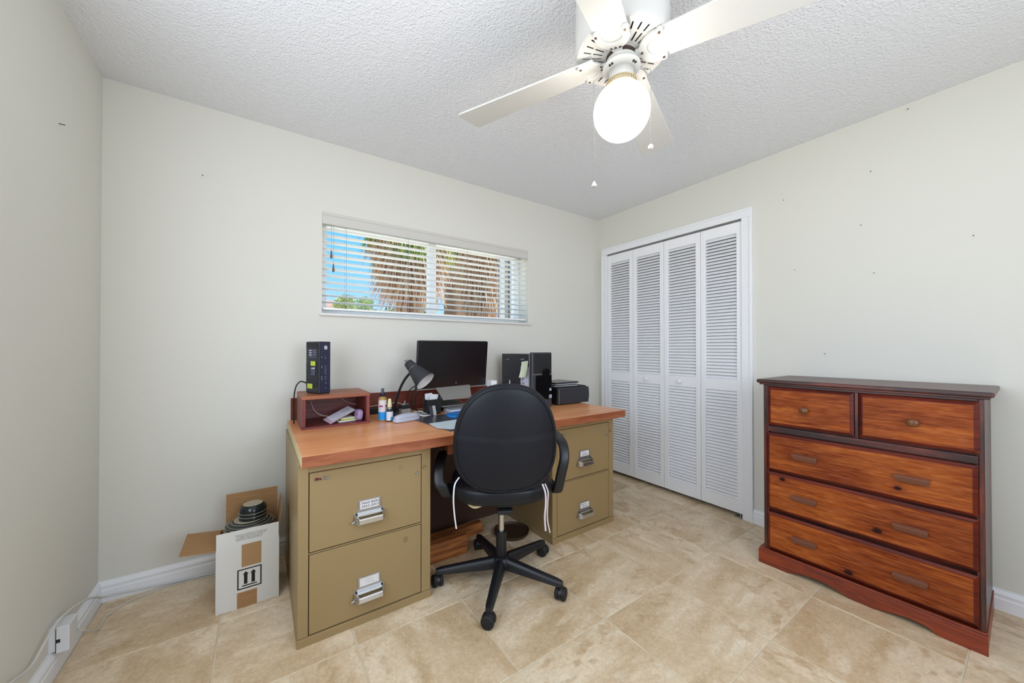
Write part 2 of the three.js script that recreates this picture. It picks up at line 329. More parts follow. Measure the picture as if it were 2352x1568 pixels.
{                                                            // the open slatted blind
  const b = thing('window_blind', 'white slatted window blind hanging open above the desk', 'blind', [0, 0, 0]);
  const x0 = WX0 + 0.006, x1 = WX1 - 0.006;
  obj('valance', [cb(x0 - 0.0055, x1 + 0.0055, 1.937, 2.0086, -0.016, -0.003, 0.001), cb(x0 - 0.0055, x1 + 0.0055, 1.992, 2.0086, -0.006, 0.001, 0.001), cb(x0 - 0.003, x1 + 0.003, 1.937, 1.945, -0.007, -0.001, 0.002)], M.valance, b);
  obj('head_rail', bx(x0, x1, 1.955, 2.005, -0.072, -0.02), M.slat, b);
  const sg = T(cb(x0, x1, -0.0014, 0.0014, -0.025, 0.025, 0.0007), 0, 0, 0, -0.075);
  for (let i = 0; i < 12; i++) obj('slat', sg, M.slat, b, [0, 1.918 - i * 0.0414, -0.044]);
  obj('bottom_rail', cb(x0, x1, 1.413, 1.427, -0.069, -0.019, 0.003), M.slat, b);
  for (const x of [1.06, 1.46, 1.92, 2.36]) { obj('ladder_cord', [T(cyl(0.0008, 0.0008, 0.54, 6), x, 1.42, -0.018), T(cyl(0.0008, 0.0008, 0.54, 6), x, 1.42, -0.07)], M.cord, b); }
  for (const [x, y] of [[0.973, 1.742], [0.985, 1.66]]) {
    const t = obj('tassel', T(lathe([[0, 0], [0.006, 0.003], [0.0075, 0.012], [0.005, 0.034], [0.0038, 0.05], [0, 0.052]], 16), x, y - 0.012, -0.013), M.tassel, b);
    obj('pull_cord', T(cyl(0.0009, 0.0009, 1.955 - y - 0.03, 6), x, y + 0.03, -0.013), M.cord, t);
  }
}

// ------------------------------------------------------------------ file cabinets
function squiggle(ctx, x, y, len, h, seed, color = '#333', lw = 2) {     // illegible handwriting or print
  const r = rng(seed); ctx.strokeStyle = color; ctx.lineWidth = lw; ctx.beginPath();
  for (let i = 0; i <= len / h * 2.2; i++) { const px = x + i * h / 2.2, py = y + (r() - 0.5) * h; i && r() > 0.12 ? ctx.lineTo(px, py) : ctx.moveTo(px, py); }
  ctx.stroke();
}
const logoTex = canvasTex(512, 128, (c, w, h) => {
  c.fillStyle = '#9a8259'; c.fillRect(0, 0, w, h);
  c.font = 'bold italic 104px sans-serif'; c.lineWidth = 20; c.lineJoin = 'round';
  c.strokeStyle = '#1a0f0a'; c.strokeText('Fire', 18, 98); c.fillStyle = '#8e2a2c'; c.fillText('Fire', 18, 98);
  c.strokeText('King', 226, 92); c.fillStyle = '#b9b4a2'; c.fillText('King', 226, 92);
});
const cardTex = (lines, seed) => canvasTex(256, 128, (c, w, h) => {
  c.fillStyle = '#dfdcdb'; c.fillRect(0, 0, w, h);
  if (lines) { c.fillStyle = '#222'; c.font = 'italic bold 50px serif'; c.fillText(lines[0], 14, 54); c.fillText(lines[1], 10, 108); }
  else { squiggle(c, 60, 44, 110, 22, seed, '#9a8d92', 4); squiggle(c, 80, 88, 120, 20, seed + 1, '#8d8488', 4); }
});
const cardDark = (seed) => canvasTex(256, 128, (c, w, h) => {
  c.fillStyle = '#e2e0df'; c.fillRect(0, 0, w, h); squiggle(c, 30, 40, 150, 34, seed, '#3d3230', 8); squiggle(c, 40, 92, 170, 32, seed + 1, '#2e2826', 9);
});
const holderGeo = prism([[-0.064, -0.002], [0.064, -0.002], [0.064, 0.006], [0.046, 0.024], [0.046, 0.062], [-0.046, 0.062], [-0.046, 0.024], [-0.064, 0.006]], 0.003, 0.0008);
const screwGeo = T(cyl(0.0035, 0.0035, 0.0018, 12), 0, 0, 0, Math.PI / 2);
const pullGeo = mm([
  hull([[-0.064, -0.036, 0], [-0.064, 0.0, 0], [-0.062, -0.036, 0.012], [-0.062, -0.002, 0.012], [-0.048, -0.036, 0.032], [-0.048, -0.010, 0.032], [-0.045, -0.036, 0.031], [-0.045, -0.010, 0.031], [-0.058, -0.036, 0], [-0.058, 0.0, 0]]),
  hull([[0.064, -0.036, 0], [0.064, 0.0, 0], [0.062, -0.036, 0.012], [0.062, -0.002, 0.012], [0.048, -0.036, 0.032], [0.048, -0.010, 0.032], [0.045, -0.036, 0.031], [0.045, -0.010, 0.031], [0.058, -0.036, 0], [0.058, 0.0, 0]]),
  rb(-0.05, 0.05, -0.036, -0.012, 0.0265, 0.0345, 0.0035, 2), cb(-0.052, 0.052, -0.008, -0.001, 0.0, 0.0165, 0.0015), cb(-0.052, 0.052, -0.037, -0.033, 0.0, 0.03, 0.001),
]);
const latchGeo = mm([T(rb(-0.016, 0.0, -0.005, 0.005, -0.004, 0.004, 0.0036, 2), -0.062, -0.024, 0.016, 0, 0, 0.2), cb(-0.066, -0.058, -0.028, -0.02, 0.0, 0.014, 0.001)]);
function fileCabinet(label, pos, cards) {
  const o = thing('file_cabinet', label, 'file cabinet', pos, 0, 'tan steel file cabinets under the desk top');
  const w = 0.546, h = 0.714, d = pos[2] - 0.03;
  obj('body', [bx(0, w, 0.033, h, -d, -0.07), cb(0, 0.0365, 0.033, h, -0.071, 0, 0.0015, 'y'), cb(0.5025, w, 0.033, h, -0.071, 0, 0.0015, 'y'), cb(0.036, 0.503, 0.6785, h, -0.071, 0, 0.0015), cb(0.036, 0.503, 0.3535, 0.358, -0.071, -0.0005, 0.0008)], M.tan, o);
  obj('base_plinth', cb(-0.0025, w + 0.0025, 0, 0.0322, -d - 0.001, 0.004, 0.0015), M.tan, o);
  [[0.361, 0.676, 0.458], [0.0362, 0.351, 0.13]].forEach(([y0, y1, hy], k) => {
    const dr = obj('drawer', cb(0.0395, 0.4995, y0 + 0.0008, y1 - 0.0008, -0.064, -0.0008, 0.0015), M.tan, o);
    obj('label_holder', holderGeo, M.steel, dr, [0.268, hy + 0.004, -0.0006]);
    const [g, m] = decal(0.078, 0.034, cards[k]); obj('label_card', g, m, dr, [0.268, hy + 0.046, 0.0036]);
    for (const s of [-1, 1]) obj('screw', screwGeo, M.matteBlack, dr, [0.268 + s * 0.053, hy + 0.013, 0.003]);
    obj('pull_handle', pullGeo, M.chrome, dr, [0.268, hy + 0.012, 0.0028]);
    obj('thumb_latch', latchGeo, M.steel, dr, [0.268, hy + 0.012, 0.0028]);
    if (!k) { const [lg, lm] = decal(0.064, 0.016, logoTex, { roughness: 0.4 }); obj('maker_badge', lg, lm, dr, [0.086, 0.6475, 0.0002]); }
  });
  const lockG = (x, y, r, z) => T(lathe([[0, 0.004], [r * 0.55, 0.004], [r * 0.6, 0.0055], [r * 0.9, 0.005], [r, 0.002], [r, 0]], 20), x, y, z, Math.PI / 2);
  const lk = obj('lock', lockG(0.476, 0.597, 0.0075, -0.0012), M.steel, o); obj('keyhole', bx(0.4753, 0.4767, 0.593, 0.601, 0.002, 0.0034), M.matteBlack, lk);
  obj('lock', lockG(0.512, 0.617, 0.008, -0.0005), M.brass, o);
  return o;
}
const cab1 = fileCabinet('tan steel file cabinet with two drawers beside the cardboard box', [0.736, 0, 0.83], [cardTex(['Paid Bills', '2012-2015']), cardTex(null, 5)]);
const cab2 = fileCabinet('tan steel file cabinet with two drawers beside the closet doors', [2.058, 0, 0.815], [cardDark(61), cardDark(71)]);
{                                                            // pencil marks and chips on the first cabinet
  const ring = (x, y, rx, ry, z) => { const pts = []; for (let i = 0; i < 16; i++) { const a = i / 16 * Math.PI * 2; pts.push([x + rx * Math.cos(a), y + ry * Math.sin(a), z]); } return tube(pts, 0.0006, 40, 5, true); };
  obj('pencil_mark', ring(0.402, 0.633, 0.007, 0.011, -0.0006), M.tanDark, cab1);
  obj('pencil_mark', [ring(0.427, 0.302, 0.008, 0.012, -0.0006), tube([[0.422, 0.297, -0.0006], [0.43, 0.304, -0.0006], [0.425, 0.308, -0.0006]], 0.0007, 12, 5)], M.darkWood, cab1);
}

// ------------------------------------------------------------------ desk top resting on the cabinets
const TOP = 0.7585;
{
  const o = thing('desk', 'long orange wood laminate desk top with back board', 'desk', [0, 0.7145, 0]);
  const y = (v) => v - 0.7145;
  obj('top_panel', cb(0.745, 2.647, y(0.7145), y(TOP), 0.018, 0.880, 0.001), M.laminate, o);
  obj('front_edge', cb(0.7445, 2.6475, y(0.7143), y(TOP - 0.0006), 0.8805, 0.8835, 0.0008), M.laminateEdge, o);
  obj('side_edge', cb(2.6472, 2.649, y(0.7145), y(TOP - 0.0006), 0.02, 0.88, 0.0006, 'z'), M.laminateEdge, o);
  obj('side_edge', cb(0.743, 0.7448, y(0.7145), y(TOP - 0.0006), 0.02, 0.88, 0.0006, 'z'), M.cream, o);
  obj('pencil_drawer', [cb(1.39, 1.96, y(0.640), y(0.7135), 0.775, 0.795, 0.002), bx(1.40, 1.95, y(0.650), y(0.7135), 0.38, 0.775)], M.laminateEdge, o);
  obj('modesty_panel', bx(1.285, 2.055, y(0.004), y(0.7135), 0.26, 0.278), M.darkWood, o);
}
tag(obj('back_board', cb(0.760, 2.34, TOP + 0.0002, 0.885, 0.002, 0.0175, 0.001), M.backBoard), 'long brown back board standing on the desk against the wall', 'board');
{                                                            // low wooden step under the desk
  const o = thing('wooden_beam', 'short square wooden beam on the floor under the desk', 'beam', [1.288, 0, 0.548]);
  obj('beam_body', cb(0, 0.312, 0, 0.108, 0, 0.052, 0.002), M.plank, o);
  const p = thing('wooden_beam', 'long wooden beam lying behind the shorter beam under the desk', 'beam', [1.288, 0, 0.40]);
  obj('beam_body', cb(0, 0.50, 0, 0.066, 0, 0.05, 0.003), M.plank, p);
}
{
  const o = thing('round_tray', 'round dark brown tray on the floor under the desk', 'tray', [1.935, 0, 0.56]);
  obj('dish', lathe([[0, 0.006], [0.096, 0.006], [0.104, 0.012], [0.108, 0.022], [0.112, 0.022], [0.109, 0.008], [0.10, 0], [0, 0]], 48), mat(0x3a271b, 0.5), o);
}

// ------------------------------------------------------------------ office chair
{
  const a = 28 * Math.PI / 180;
  const o = thing('office_chair', 'black office swivel chair on five castors pulled up to the desk', 'chair', [1.6247, 0, 0.92], -a);
  const loc = (wx, wz) => [wx * Math.cos(-a) - wz * Math.sin(-a), wx * Math.sin(-a) + wz * Math.cos(-a)];
  const hub = obj('base_hub', lathe([[0, 0.128], [0.034, 0.128], [0.042, 0.118], [0.05, 0.1], [0.048, 0.07], [0, 0.066]], 30), M.plasticBlack, o);
  [-154.35, 132.7, 61.9, -9.24, -81.8].forEach((deg, k) => {
    const r = deg * Math.PI / 180, [ux, uz] = loc(Math.cos(r), Math.sin(r)), px = -uz, pz = ux;
    const prof = (d, w, y0, y1) => { const c = [[-1, 0.0], [-0.92, 0.62], [-0.55, 0.95], [0, 1], [0.55, 0.95], [0.92, 0.62], [1, 0.0]]; return c.map(([s, t]) => V(ux * d + px * s * w, y0 + (y1 - y0) * t, uz * d + pz * s * w)); };
    const A = prof(0.02, 0.027, 0.072, 0.125), B = prof(0.30, 0.0175, 0.064, 0.093), C = prof(0.326, 0.013, 0.062, 0.086);
    obj('leg', toCreasedNormals(mm([hull([...A, ...B]), hull([...B, ...C])]), 1.0), M.plasticBlack, o);
    const cx = ux * 0.318, cz = uz * 0.318, yaw = [0.4, 1.2, -0.6, 0.9, 0.2][k];
    const cg = new THREE.Group(); cg.name = 'castor'; o.add(cg); cg.position.set(cx, 0, cz); cg.rotation.y = yaw; cg.scale.setScalar(1.12);
    for (const s of [-1, 1]) obj('wheel', T(lathe([[0, -0.009], [0.02, -0.009], [0.0255, -0.006], [0.0265, 0], [0.0255, 0.006], [0.02, 0.009], [0, 0.0095]], 28), s * 0.0135, 0.0265, 0, 0, 0, Math.PI / 2), M.matteBlack, cg);
    obj('hood', [T(new THREE.SphereGeometry(0.0285, 24, 12, 0, Math.PI * 2, 0, 1.25).scale(0.86, 1.03, 1), 0, 0.0258, 0), bx(-0.004, 0.004, 0.012, 0.05, -0.02, 0.02)], M.plasticBlack, cg);
    obj('stem', T(cyl(0.0065, 0.0065, 0.016, 14), 0, 0.052, 0), M.steel, cg);
  });
  obj('column_sleeve', T(lathe([[0, 0], [0.027, 0], [0.0265, 0.135], [0.024, 0.138], [0.0, 0.138]], 28), 0, 0.112, 0), M.plasticBlack, o);
  obj('gas_lift', T(cyl(0.0145, 0.0145, 0.105, 24), 0, 0.245, 0), M.chrome, o);
  obj('upper_sleeve', T(lathe([[0, 0], [0.019, 0], [0.021, 0.02], [0.021, 0.09], [0, 0.09]], 24), 0, 0.34, 0), M.plasticBlack, o);
  obj('seat_mechanism', [rb(-0.05, 0.05, 0.432, 0.456, -0.11, 0.06, 0.010)], M.matteBlack, o);
  // seat: a thick padded cushion
  const seat = obj('seat', T(cushion(0.50, 0.105, 0.49, 0.72, 0.5), 0, 0.503, -0.008), M.seatBlack, o);
  obj('seat_pan', T(lathe([[0, 0.012], [0.17, 0.012], [0.2, 0.02], [0.205, 0.026], [0, 0.026]], 40), 0, 0.436, 0), M.matteBlack, o);
  const crescent = []; for (let i = 0; i <= 10; i++) { const t = 2.02 + i / 10 * 0.42; crescent.push([0.234 * Math.cos(t), 0.468 - 0.018 * Math.sin(i / 10 * Math.PI), 0.226 * Math.sin(t) - 0.004]); }
  obj('torn_lining', ribbon(crescent, 0.010, 0.004, [0, 1, 0]), M.cream, seat);
  // back rest: egg shaped pad, curved round the sitter
  const yc = 0.735, back = (u, v, k = 1) => {               // u round the outline, v -1 (front) .. 1 (rear)
    const c = Math.cos(u), s = Math.sin(u), e = (q, p) => Math.sign(q) * Math.pow(Math.abs(q), p);
    const half = s > 0 ? 0.288 : 0.196, wide = s > 0 ? 0.234 : 0.234;
    const rim = Math.pow(1 - Math.pow(Math.abs(v), 3.2), 0.42);
    const x = wide * e(c, s > 0 ? 0.86 : 0.74) * k, y = half * e(s, s > 0 ? 0.9 : 0.8) * k;
    return V(x * (0.86 + 0.14 * rim), yc + y * (0.88 + 0.12 * rim), 0);
  };
  const nu = 72, rows = []; // rings from rear centre outwards, over the rim, to the front centre
  const zb = (x, y) => 0.268 - 0.85 * x * x + 0.10 * (y - yc) * 0.9;      // mid surface: wraps forward at the sides, reclines
  const sect = []; for (let i = 0; i <= 14; i++) { const t = i / 14; sect.push([Math.min(1, t * 1.02), 0.024 + 0.010 * (1 - t * t)]); }
  const prof = [[0.02, 0.036], [0.25, 0.0355], [0.5, 0.034], [0.7, 0.0315], [0.84, 0.028], [0.91, 0.0245], [0.955, 0.019], [0.985, 0.011], [1, 0.0], [0.985, -0.013], [0.95, -0.022], [0.88, -0.029], [0.75, -0.034], [0.5, -0.038], [0.25, -0.04], [0.02, -0.0405]];
  const surf = (k, t, u) => { const p = back(u, 0, k); return V(p.x, p.y, zb(p.x, p.y) + t); };
  { const pos = [], idx = []; prof.forEach(([k, t]) => { for (let i = 0; i < nu; i++) { const p = surf(k, t, i / nu * Math.PI * 2); pos.push(p.x, p.y, p.z); } });
    for (let j = 0; j < prof.length - 1; j++) for (let i = 0; i < nu; i++) { const A = j * nu + i, B = j * nu + (i + 1) % nu; idx.push(A, A + nu, B, B, A + nu, B + nu); }
    const cap = (row) => { const base = row * nu; for (let i = 1; i < nu - 1; i++) idx.push(base, base + i, base + i + 1); }; cap(0); cap(prof.length - 1);
    const g = new THREE.BufferGeometry(); g.setAttribute('position', new THREE.Float32BufferAttribute(pos, 3)); g.setIndex(idx); g.computeVertexNormals();
    const bk = obj('backrest', uvBox(g), M.vinylBlack, o);
    const pipe = (k, t, r) => { const pts = []; for (let i = 0; i < 72; i++) pts.push(surf(k, t, i / 72 * Math.PI * 2)); return tube(pts, r, 180, 6, true); };
    obj('piping', pipe(0.935, 0.0235, 0.0028), M.vinylBlack, bk);
    const band = []; for (let i = 0; i <= 24; i++) { const x = -0.222 + i / 24 * 0.444; band.push([x, 0.795 - 0.015 * (1 - (x / 0.222) ** 2), zb(x, 0.79) + 0.0342 - 0.012 * Math.pow(Math.abs(x) / 0.222, 6)]); }
    obj('stretch_band', ribbon(band, 0.026, 0.002, [0, 1, 0]), M.vinylBlack, bk);
  }
  obj('back_bracket', [rb(-0.04, 0.04, 0.46, 0.62, 0.205, 0.222, 0.006), rb(-0.035, 0.035, 0.425, 0.445, 0.05, 0.22, 0.006)], M.matteBlack, o);
  // arm rests: bracket, post and pad as one bent strap
  for (const [s, dy, nm] of [[1, 0, 0], [-1, -0.095, 1]]) {
    const P = [[s * 0.262, 0.474, -0.02], [s * 0.266, 0.466, 0.04], [s * 0.270, 0.474, 0.085], [s * 0.283, 0.55 + dy * 0.4, 0.102], [s * 0.302, 0.635 + dy, 0.098], [s * 0.306, 0.684 + dy, 0.068], [s * 0.306, 0.703 + dy, 0.01], [s * 0.304, 0.709 + dy, -0.09], [s * 0.302, 0.706 + dy, -0.17]];
    const c = new THREE.CatmullRomCurve3(P.map((p) => V(...p))), n = 40, pts = [], idx = [], q = 12;
    for (let i = 0; i <= n; i++) {
      const t = i / n, p = c.getPoint(t), tg = c.getTangent(t);
      const wide = 0.0245 - 0.006 * (1 - sm(0, 0.2, t)) - 0.010 * sm(0.95, 1, t), thick = 0.0125 - 0.005 * sm(0.96, 1, t);
      const flat = V(1, 0, 0);                               // the strap's wide side faces to the rear
      const A = flat.sub(tg.clone().multiplyScalar(flat.dot(tg))).normalize(), B = new THREE.Vector3().crossVectors(tg, A).normalize();
      for (let k = 0; k < q; k++) { const an = k / q * Math.PI * 2, e = (v, pw) => Math.sign(v) * Math.abs(v) ** pw; const d = p.clone().addScaledVector(A, wide * e(Math.cos(an), 0.6)).addScaledVector(B, thick * e(Math.sin(an), 0.6)); pts.push(d.x, d.y, d.z); }
      if (i) for (let k = 0; k < q; k++) { const a0 = (i - 1) * q + k, b0 = (i - 1) * q + (k + 1) % q; idx.push(a0, a0 + q, b0, b0, a0 + q, b0 + q); }
    }
    for (const base of [0, n * q]) for (let k = 1; k < q - 1; k++) idx.push(base, base + k, base + k + 1);
    const g = new THREE.BufferGeometry(); g.setAttribute('position', new THREE.Float32BufferAttribute(pts, 3)); g.setIndex(idx); g.computeVertexNormals();
    const ar = obj('armrest', uvBox(g), M.plasticBlack, o);
    obj('arm_bracket', hull([[s * 0.17, 0.452, 0.03], [s * 0.17, 0.452, -0.05], [s * 0.17, 0.478, 0.03], [s * 0.17, 0.478, -0.05], [s * 0.272, 0.456, 0.05], [s * 0.272, 0.456, -0.03], [s * 0.272, 0.49, 0.05], [s * 0.272, 0.49, -0.03]]), M.matteBlack, ar);
  }
  // cushion ties hanging below the back rest
  obj('tie_ribbon', ribbon([[-0.205, 0.618, 0.262], [-0.222, 0.598, 0.285], [-0.228, 0.54, 0.29], [-0.224, 0.47, 0.286], [-0.216, 0.408, 0.284]], 0.006, 0.0012, [1, 0, 0.2]), M.whiteTie, o);
  obj('tie_ribbon', ribbon([[0.158, 0.578, 0.272], [0.168, 0.545, 0.285], [0.170, 0.50, 0.287], [0.166, 0.44, 0.284], [0.170, 0.376, 0.282]], 0.0075, 0.0012, [1, 0, 0.15]), M.pinkTie, o);
  obj('tie_ribbon', ribbon([[0.170, 0.578, 0.270], [0.181, 0.545, 0.282], [0.179, 0.50, 0.283], [0.178, 0.43, 0.281], [0.190, 0.366, 0.279]], 0.0055, 0.0012, [1, 0, 0.15]), M.pinkTie, o);
}

// ------------------------------------------------------------------ dresser
{
  const o = thing('chest_of_drawers', 'reddish brown pine chest of drawers beside the closet', 'dresser', [2.885, 0, 1.59], -89.18 * Math.PI / 180);
  const zb = -0.455, zf = -0.019;
  obj('carcass', [bx(0.022, 0.045, 0.05, 0.986, zb, zf, 'y'), bx(0.748, 0.768, 0.05, 0.986, zb, zf, 'y'), bx(0.04, 0.75, 0.05, 0.986, zb, zb + 0.01), bx(0.04, 0.75, 0.05, 0.986, zf - 0.03, zf - 0.02)], M.pineDark, o);
  obj('stile', cb(0.0215, 0.0365, 0.075, 0.986, zf - 0.002, zf + 0.004, 0.0015, 'y'), M.pineDark, o);
  obj('stile', cb(0.7535, 0.7685, 0.075, 0.986, zf - 0.002, zf + 0.004, 0.0015, 'y'), M.pineDark, o);
  obj('divider', cb(0.3955, 0.4085, 0.755, 0.968, zf - 0.004, zf + 0.006, 0.0015, 'y'), M.pineDark, o);
  obj('rail', rb(0.0365, 0.7535, 0.7235, 0.7545, zf - 0.004, zf + 0.009, 0.004, 2), M.pineDark, o);
  obj('rail', cb(0.0365, 0.7535, 0.967, 0.986, zf - 0.004, zf + 0.003, 0.0015), M.pineDark, o);
  obj('top', [rb(-0.004, 0.794, 0.9865, 1.0065, zb - 0.005, 0.012, 0.007, 3), rb(0.006, 0.784, 0.977, 0.9885, zb, 0.002, 0.004, 2)], M.pineDark, o);
  // scalloped plinth
  const sh = new THREE.Shape(); sh.moveTo(0, 0); sh.lineTo(0.134, 0); sh.bezierCurveTo(0.142, 0.012, 0.15, 0.012, 0.162, 0.011); sh.bezierCurveTo(0.21, 0.034, 0.28, 0.03, 0.34, 0.014); sh.bezierCurveTo(0.37, 0.006, 0.385, 0.001, 0.40, 0.001); sh.lineTo(0.45, 0.001);
  sh.bezierCurveTo(0.49, 0.006, 0.55, 0.034, 0.61, 0.022); sh.bezierCurveTo(0.63, 0.018, 0.632, 0.009, 0.655, 0); sh.lineTo(0.772, 0); sh.lineTo(0.772, 0.072); sh.lineTo(0, 0.072); sh.closePath();
  const mid = phys(0xffffff, 0.42, { map: pine, color: 0xdca68a, clearcoat: 0.3, clearcoatRoughness: 0.35 });
  obj('plinth', [uvBox(new THREE.ExtrudeGeometry(sh, { depth: 0.017, bevelEnabled: true, bevelSize: 0.0015, bevelThickness: 0.0015, bevelSegments: 2 }).translate(0, 0, -0.0185)), rb(0.001, 0.771, 0.066, 0.0825, -0.021, -0.004, 0.004, 2), bx(0.0, 0.016, 0.0, 0.08, zb, -0.018, 'z'), bx(0.756, 0.772, 0.0, 0.08, zb, -0.018, 'z')], mid, o);
  const field = (w, h, b1, b2, dep) => {                     // raised and bevelled drawer front, base on z = 0
    const q = (ix, iy, z) => [[ix, iy, z], [w - ix, iy, z], [w - ix, h - iy, z], [ix, h - iy, z]];
    return { lip: hull([...q(0, 0, 0), ...q(0, 0, 0.004), ...q(b1, b1, dep)]), face: cb(b2, w - b2, b2, h - b2, dep - 0.004, dep + 0.0012, 0.0007) };
  };
  const pull = mm([hull([[-0.05, 0.008, 0], [0.05, 0.008, 0], [-0.05, 0.017, 0], [0.05, 0.017, 0], [-0.052, 0.006, 0.021], [0.052, 0.006, 0.021], [-0.0525, 0.014, 0.0235], [0.0525, 0.014, 0.0235], [-0.051, 0.0165, 0.018], [0.051, 0.0165, 0.018]]),
    hull([[-0.0465, -0.014, 0.0], [0.0465, -0.014, 0.0], [-0.046, -0.012, 0.010], [0.046, -0.012, 0.010], [-0.0515, 0.0065, 0.0215], [0.0515, 0.0065, 0.0215], [-0.05, 0.010, 0.0], [0.05, 0.010, 0.0]])]);
  const kn = T(lathe([[0.007, 0], [0.007, 0.008], [0.012, 0.011], [0.0175, 0.016], [0.0185, 0.021], [0.0165, 0.027], [0.0105, 0.0315], [0, 0.033]], 28).scale(1.12, 1, 0.92), 0, 0, 0, Math.PI / 2);
  [[0.044, 0.393, 0.762, 0.965, [0.209], 1], [0.411, 0.757, 0.762, 0.965, [0.583], 1], [0.0375, 0.7525, 0.516, 0.7175, [0.2085, 0.578], 0], [0.0375, 0.7525, 0.305, 0.507, [0.205, 0.572], 0], [0.0375, 0.7525, 0.091, 0.289, [0.204, 0.571], 0]].forEach(([x0, x1, y0, y1, hs, small], k) => {
    const f = field(x1 - x0, y1 - y0, 0.011, 0.0145, 0.0115), off = [rand() * 4, rand() * 4];
    uvBox(f.lip, 'x', 1, off); uvBox(f.face, 'x', 1, off);
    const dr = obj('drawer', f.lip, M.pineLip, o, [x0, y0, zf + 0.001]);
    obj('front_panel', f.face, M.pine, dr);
    for (const h of hs) small ? obj('knob', kn, M.knob, dr, [h - x0, (k < 2 ? 0.86 : 0) - y0, 0.0125]) : obj('pull', pull, M.pull, dr, [h - x0, [0, 0, 0.613, 0.3995, 0.1855][k] - y0, 0.0125]);
  });
}

// ------------------------------------------------------------------ ceiling fan with its lamp
{
  const o = thing('ceiling_fan', 'white four blade ceiling fan with a lit round glass globe', 'ceiling fan', [1.605, H, 1.69]);
  obj('motor_housing', lathe([[0, 0], [0.128, 0], [0.130, -0.028], [0.136, -0.034], [0.150, -0.042], [0.150, -0.06], [0.150, -0.188], [0.1535, -0.192], [0.1535, -0.20], [0.1505, -0.204], [0.152, -0.25], [0.153, -0.267], [0.150, -0.277], [0.146, -0.283], [0.141, -0.281], [0.141, -0.267]], 72), M.fanWhite, o);
  obj('motor_core', lathe([[0.140, -0.261], [0.140, -0.267], [0.05, -0.273], [0, -0.273]], 48), M.motorDark, o);
  { // vented plate: rows of radial slots cut right through
    const s = new THREE.Shape(); s.absarc(0, 0, 0.1455, 0, Math.PI * 2); const hole = new THREE.Path(); hole.absarc(0, 0, 0.05, 0, Math.PI * 2, true); s.holes.push(hole);
    for (let k = 0; k < 30; k++) for (const [r0, r1] of [[0.066, 0.096], [0.105, 0.128]]) {
      const a = (k + 0.5) / 30 * Math.PI * 2, c = Math.cos(a), n = Math.sin(a), w = 0.0027, p = new THREE.Path();
      [[r0, -w], [r0 - w * 0.8, 0], [r0, w], [r1, w], [r1 + w * 0.8, 0], [r1, -w]].forEach(([r, t], i) => { const x = r * c - t * n, y = r * n + t * c; i ? p.lineTo(x, y) : p.moveTo(x, y); });
      p.closePath(); s.holes.push(p);
    }
    const g = new THREE.ExtrudeGeometry(s, { depth: 0.002, bevelEnabled: false, curveSegments: 48 }).rotateX(Math.PI / 2).toNonIndexed();
    const p = g.attributes.position; for (let i = 0; i < p.count; i++) { const r = Math.hypot(p.getX(i), p.getZ(i)); p.setY(i, p.getY(i) - 0.281 - 0.010 * (1 - r / 0.1455)); }
    g.computeVertexNormals(); obj('vent_plate', uvBox(g), M.fanWhite, o);
  }
  obj('flywheel', lathe([[0.0, -0.278], [0.05, -0.278], [0.05, -0.302], [0.0, -0.302]], 40), M.motorDark, o);
  obj('switch_housing', lathe([[0, -0.300], [0.048, -0.300], [0.050, -0.304], [0.050, -0.318], [0.060, -0.322], [0.062, -0.329], [0.058, -0.335], [0.046, -0.338], [0, -0.338]], 56), M.fanWhite, o);
  { for (let k = 0; k < 8; k++) for (const d of [-0.09, 0.09]) { const a = k / 8 * Math.PI * 2 + d; if (k % 2) continue; obj('vent_hole', T(cyl(0.0038, 0.0038, 0.003, 12), 0.0525 * Math.cos(a), -0.3385, 0.0525 * Math.sin(a)), M.motorDark, o); } }
  obj('light_fitter', lathe([[0, -0.335], [0.040, -0.335], [0.041, -0.370], [0.048, -0.378], [0.048, -0.388], [0.045, -0.392], [0.0, -0.392]], 48), M.fanWhite, o);
  { const band = [obj]; const parts = [T(new THREE.TorusGeometry(0.0485, 0.0022, 8, 48), 0, -0.378, 0, Math.PI / 2), T(new THREE.TorusGeometry(0.0485, 0.0022, 8, 48), 0, -0.392, 0, Math.PI / 2)];
    for (let k = 0; k < 36; k++) { const a = k / 36 * Math.PI * 2; for (const t of [0.7, -0.7]) parts.push(T(new THREE.SphereGeometry(0.0036, 8, 6).scale(0.55, 1.5, 0.5).rotateZ(t), 0, t > 0 ? -0.382 : -0.388, 0.050).rotateY(a)); }
    obj('gold_band', parts, M.gold, o); }
  const globe = obj('light_globe', new THREE.SphereGeometry(0.0925, 56, 36).translate(0, -0.474, 0), new THREE.MeshStandardMaterial({ color: 0xf6f3ec, roughness: 0.25, emissive: 0xfff8ec, emissiveIntensity: 0.95 }), o);
  globe.userData.label = 'glowing white glass globe';
  const bulb = new THREE.PointLight(0xfff8f0, 0.22, 0, 2); bulb.position.set(0, -0.474, 0); bulb.castShadow = true; bulb.shadow.radius = 2; bulb.shadow.mapSize.set(1024, 1024); o.add(bulb);
  // blades with curled irons
  const bs = new THREE.Shape(); bs.moveTo(0.084, -0.050); bs.lineTo(0.632, -0.072); bs.quadraticCurveTo(0.652, -0.072, 0.653, -0.054); bs.lineTo(0.653, 0.054); bs.quadraticCurveTo(0.652, 0.072, 0.632, 0.072); bs.lineTo(0.084, 0.050); bs.quadraticCurveTo(0.078, 0, 0.084, -0.050);
  const bladeGeo = uvBox(new THREE.ExtrudeGeometry(bs, { depth: 0.005, bevelEnabled: true, bevelSize: 0.001, bevelThickness: 0.001, bevelSegments: 1 }).rotateX(-Math.PI / 2));
